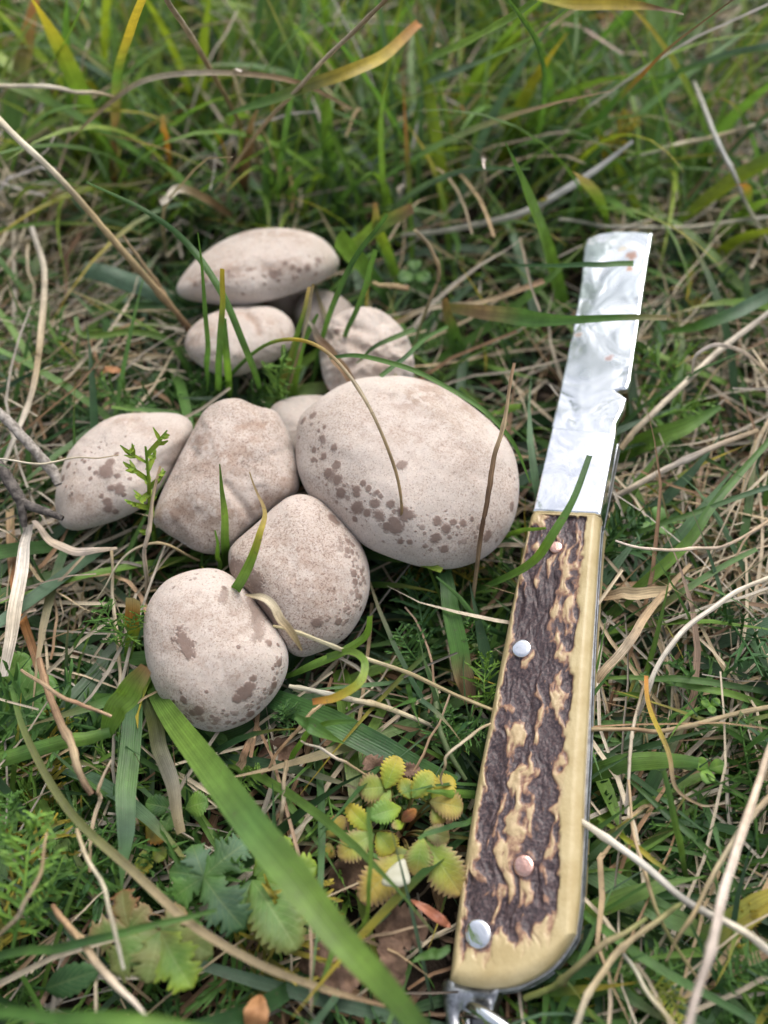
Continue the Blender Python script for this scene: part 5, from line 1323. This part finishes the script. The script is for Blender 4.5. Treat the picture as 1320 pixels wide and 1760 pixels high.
HF('feathery leaf beside the butt of the horn handle', [(1010, 1690, 1.4), (1050, 1665, 2.0), (1080, 1620, 2.0)], 80, 'mid mid bright', 24)
HF('blurred yellow feathery flower stalk behind the tip of the steel blade', [(1035, 290, 1.6), (1058, 250, 3.4), (1085, 190, 5.4)], 56, 'olive yellow yellow', 25, thick=1.6)
tube_obj('yarrow_stem', [(720, 1120, 1.0), (746, 1180, 1.6), (752, 1240, 1.8), (770, 1290, 1.6), (800, 1340, 1.2)], [9, 11, 11, 10, 8], mat_simple('yarrow_stem', (0.075, 0.115, 0.040), (0.12, 0.15, 0.07), 400, 0.6), None, 'creeping yarrow stem running beside the horn handle', 'stem', rough=0.04)

# ------------------------------------------------------------------ the rest of the sward: uncountable blades, straw mat, litter
rng = np.random.default_rng(2024)
# dilate the depth buffer a little
zb = zbuf.copy()
for dx in (-1, 0, 1):
    for dy in (-1, 0, 1):
        zb = np.minimum(zb, np.roll(np.roll(zbuf, dx, 1), dy, 0))

def visible_ok(C, slack=0.006):
    """no ribbon may pass in front of (or through the top of) the mushrooms and the knife"""
    x, yv, d = proj(C)
    xi, yi = np.clip((x / 4).astype(int), 0, ZW - 1), np.clip((yv / 4).astype(int), 0, ZH - 1)
    inside = (x >= 0) & (x < PW) & (yv >= 0) & (yv < PH)
    z = np.where(inside, zb[yi, xi], 9.0)
    bad = (d < z + slack) & (z < 5)
    near = (d < 0.105)
    return ~(bad | near).any(1)

def sample_px(n, wfun, world_frac=0.35, yr=(-150, 1850), xr=(-300, 1620)):
    out = []
    while sum(len(o) for o in out) < n:
        m = n * 2
        px, py = rng.uniform(*xr, m), rng.uniform(*yr, m)
        D = FWD + ((px - PW / 2) / FPX)[:, None] * RGT - ((py - PH / 2) / FPX)[:, None] * UPV
        P = CAM + D * (-CAM_H / D[:, 2])[:, None]
        q = int(m * world_frac)
        P[:q, 0] = rng.uniform(-0.55, 0.55, q); P[:q, 1] = rng.uniform(-0.08, 0.85, q); P[:q, 2] = 0
        x, yv, d = proj(P)
        w = wfun(x, yv)
        keep = rng.random(m) < w
        out.append(P[keep])
    return np.vstack(out)[:n]

def grow(n, wfun, L, W, tilt, bend, pals, tips=None, z0=(0, 0), az=None, K=3, npt=8, fold=0.16, curl=0.25, flatten=0.0, tuft=0.0, world_frac=0.35, wprof='blade', slack=0.006, kink=0.0):
    P = sample_px(n, wfun, world_frac)
    n = len(P)
    P[:, 2] = gz(P[:, 0], P[:, 1]) + rng.uniform(*z0, n)
    a = rng.uniform(0, 2 * math.pi, n)
    if tuft:
        ta = fbm(P * np.array([1, 1, 0]), 18, 5, 2) * 4 * math.pi
        a = ta + rng.normal(0, 1.2 - tuft, n)
    if az is not None:
        a = np.where(rng.random(n) < 0.6, rng.normal(az, 0.5, n), a)
    ln = rng.uniform(*L, n); wd = rng.uniform(*W, n) * (0.7 + 0.6 * rng.random(n))
    tl = np.radians(rng.uniform(*tilt, n)); bd = rng.uniform(*bend, n)
    cu = rng.normal(0, curl, n)
    C = np.zeros((n, npt, 3)); C[:, 0] = P
    ds = ln / (npt - 1)
    kk = rng.normal(0, kink, (n, npt))
    for i in range(1, npt):
        s = i / (npt - 1)
        th = tl + bd * s ** 1.3 + kk[:, i]
        aa = a + cu * s * 2 + kk[:, i - 1]
        dv = np.stack([np.sin(th) * np.cos(aa), np.sin(th) * np.sin(aa), np.cos(th)], -1)
        C[:, i] = C[:, i - 1] + dv * ds[:, None]
        lo = gz(C[:, i, 0], C[:, i, 1]) + 0.0015 + 0.010 * flatten
        C[:, i, 2] = np.maximum(C[:, i, 2], lo)
    ok = visible_ok(C, slack)
    C, wd, n = C[ok], wd[ok], int(ok.sum())
    t = np.linspace(0, 1, npt)
    prof = (0.75 + 0.25 * sstep(0, 0.25, t)) * (1 - 0.95 * sstep(0.5, 1.0, t) ** 1.4) if wprof == 'blade' else np.interp(t, [0, 0.5, 1], [0.9, 1.0, 0.7])
    Wd = wd[:, None] * prof[None]
    T0 = unit(np.gradient(C, axis=1))
    sd = unit(np.cross(T0, ZUP + 1e-3))
    N = unit(np.cross(sd, T0) + rng.normal(0, 0.45, (n, 1, 3)))
    cp = np.array([PAL[k] for k in pals])
    c0, c1 = cp[rng.integers(len(cp), size=n)], cp[rng.integers(len(cp), size=n)]
    cc = c0[:, None] * (1 - t)[None, :, None] + (0.6 * c0 + 0.4 * c1)[:, None] * t[None, :, None]
    cc = cc * (0.75 + 0.5 * rng.random((n, 1, 1)))
    if tips:
        tp = np.array([PAL[k] for k in tips])[rng.integers(len(tips), size=n)]
        amt = (rng.random(n) < 0.3)[:, None, None] * sstep(0.45, 0.95, t + rng.uniform(-0.25, 0.1, (n, 1)))[..., None]
        cc = cc * (1 - amt) + tp[:, None] * amt
    return strips(C, Wd, N, cc, fold, rng.random(n), K)

def reg(x, yv):
    top = sstep(560, 300, yv); right = sstep(960, 1060, x); left = sstep(230, 90, x)
    botc = sstep(1180, 1290, yv) * sstep(330, 420, x) * sstep(860, 780, x)
    botl = sstep(1280, 1400, yv) * sstep(420, 330, x)
    return top, right, left, botc, botl
def hollow(x, yv):      # little grows in the dark gaps under the caps
    e = np.exp(-(((x - 300) / 95) ** 2 + ((yv - 985) / 70) ** 2)) + np.exp(-(((x - 610) / 80) ** 2 + ((yv - 1090) / 75) ** 2)) + 0.8 * np.exp(-(((x - 770) / 90) ** 2 + ((yv - 1040) / 60) ** 2)) + np.exp(-(((x - 1110) / 50) ** 2 + ((yv - 745) / 40) ** 2))
    return 1 - 0.9 * np.clip(e, 0, 1)
def w_green(x, yv):
    top, right, left, botc, botl = reg(x, yv)
    return np.clip(0.70 + 0.25 * top - 0.62 * botc - 0.48 * botl - 0.02 * right * (1 - top), 0.05, 1) * hollow(x, yv)
def w_top(x, yv):
    return np.clip(sstep(520, 340, yv) * (1 - 0.45 * sstep(930, 1050, x)), 0, 1)
def w_straw(x, yv):
    top, right, left, botc, botl = reg(x, yv)
    midr = right * sstep(560, 640, yv) * sstep(1560, 1400, yv)
    lf = left * sstep(230, 300, yv) * sstep(1250, 1000, yv)
    return np.clip(0.09 + 0.55 * midr + 0.55 * lf + 0.45 * top * right - 0.06 * botc - 0.06 * top * (1 - right), 0.03, 1) * hollow(x, yv)
def w_fern(x, yv):
    top, right, left, botc, botl = reg(x, yv)
    return np.clip(0.35 + 0.4 * botl + 0.3 * sstep(1350, 1450, yv) * right - 0.15 * botc + 0.25 * sstep(650, 800, x) * sstep(980, 900, x) * sstep(980, 1040, yv) - 0.15 * top, 0.03, 1)
gp = ['mid', 'mid', 'dark', 'bright', 'dark', 'blue', 'deep']
def stuff(name, label, cat, parts, mat):
    v, f, c_, u_ = merge(parts)
    ob = link(name, mk_mesh(name, v, f, c_, u_), M[mat], None, label, cat, None, 'stuff')
    return ob
stuff('short_grass', 'short fine green grass covering the ground around the mushrooms and knife', 'grass', [
    grow(13000, w_green, (0.015, 0.055), (0.0006, 0.0019), (25, 85), (0.2, 1.0), gp, ['tan', 'yellow', 'rust'], tuft=0.5),
    grow(2300, w_green, (0.035, 0.095), (0.0018, 0.0042), (45, 88), (0.1, 0.7), gp, ['tan', 'yellow', 'rust'], (0, 0.006), fold=0.10, slack=0.008),
], 'grass')
stuff('tall_grass', 'tall green grass standing in tufts behind the mushrooms', 'grass', [
    grow(2600, w_top, (0.05, 0.13), (0.0012, 0.0035), (5, 50), (0.3, 1.4), ['mid', 'bright', 'bright', 'mid', 'blue', 'lime'], ['tan', 'yellow', 'orange', 'rust'], tuft=0.6, npt=10),
    grow(420, w_top, (0.06, 0.15), (0.0035, 0.0075), (5, 40), (0.2, 1.1), ['mid', 'bright', 'bright', 'mid', 'lime'], ['tan', 'yellow', 'orange', 'rust'], tuft=0.5, npt=10, fold=0.12),
], 'grass')
stuff('dry_grass', 'tangled mat of dry tan and grey grass lying over the ground', 'dry grass', [
    grow(4200, w_straw, (0.02, 0.085), (0.0004, 0.0013), (70, 100), (-0.1, 0.3), ['tan', 'pale', 'grey', 'rust', 'pale', 'grey'], None, (0.001, 0.017), fold=0.3, curl=0.35, flatten=0.3, wprof='straw', az=0.6, kink=0.06),
    grow(800, w_straw, (0.03, 0.09), (0.0009, 0.0019), (65, 98), (-0.2, 0.5), ['tan', 'pale', 'grey', 'rust', 'brown'], None, (0.001, 0.016), fold=0.25, curl=0.5, flatten=0.3, az=0.8, kink=0.1),
    grow(420, lambda x, yv: sstep(150, 60, x) * sstep(240, 290, yv) * sstep(560, 470, yv), (0.03, 0.07), (0.0006, 0.0016), (30, 100), (0.0, 1.5), ['pale', 'grey', 'tan', 'lav', 'pale'], None, (0.005, 0.035), fold=0.3, curl=0.9, kink=0.15, wprof='straw', world_frac=0.0),
    grow(700, w_top, (0.05, 0.14), (0.0006, 0.0018), (10, 65), (0.2, 1.2), ['tan', 'pale', 'grey', 'rust', 'lav'], None, fold=0.3, npt=10, wprof='straw', kink=0.05),
], 'straw')
stuff('plant_litter', 'brown crumbled plant litter scattered on the dark soil', 'litter', [
    grow(5500, lambda x, yv: np.full(x.shape, 0.9), (0.003, 0.014), (0.0006, 0.0028), (70, 110), (-0.5, 0.5), ['umber', 'brown', 'umber', 'rust', 'brown'], None, (0.0, 0.004), npt=5, fold=0.3, wprof='straw', slack=-1),
    grow(1500, lambda x, yv: np.full(x.shape, 0.9), (0.01, 0.04), (0.0004, 0.001), (75, 100), (-0.2, 0.4), ['brown', 'grey', 'rust', 'umber'], None, (0.0, 0.006), fold=0.3, wprof='straw', slack=0.0, kink=0.1),
], 'straw')
def ferns(n):
    P = sample_px(n * 2, w_fern, 0.3)
    parts, k = [], 0
    for p in P:
        if k >= n: break
        L = rng.uniform(0.018, 0.045); a = rng.uniform(0, 2 * math.pi); tl = R(rng.uniform(35, 80))
        z = gz(p[0], p[1])
        t = np.linspace(0, 1, 8)
        th = tl + t * 0.6
        dv = np.stack([np.sin(th) * math.cos(a), np.sin(th) * math.sin(a), np.cos(th)], -1) * L / 7
        C = np.array([p[0], p[1], z]) + np.cumsum(dv, 0)
        sdv = np.cross(unit(dv[3]), ZUP)
        if not visible_ok(np.vstack([C, C + sdv * L * 0.4, C - sdv * L * 0.4])[None], 0.016)[0]: continue
        N = np.repeat(unit(np.cross(unit(sdv), unit(dv[3])) + rng.normal(0, 0.2, 3))[None], 8, 0)
        cols = [('mid', 'mid'), ('dark', 'mid'), ('mid', 'bright'), ('dark', 'dark'), ('olive', 'yellow')][int(rng.choice(5, p=[0.32, 0.26, 0.2, 0.16, 0.06]))]
        parts += feather(C, N, L * rng.uniform(0.45, 0.75), cols, FT[int(rng.integers(8))], rng, rng.uniform(0.7, 1.1))
        k += 1
    return parts
stuff('feathery_ground_cover', 'low feathery yarrow foliage growing between the grass blades', 'yarrow', ferns(560), 'feather')
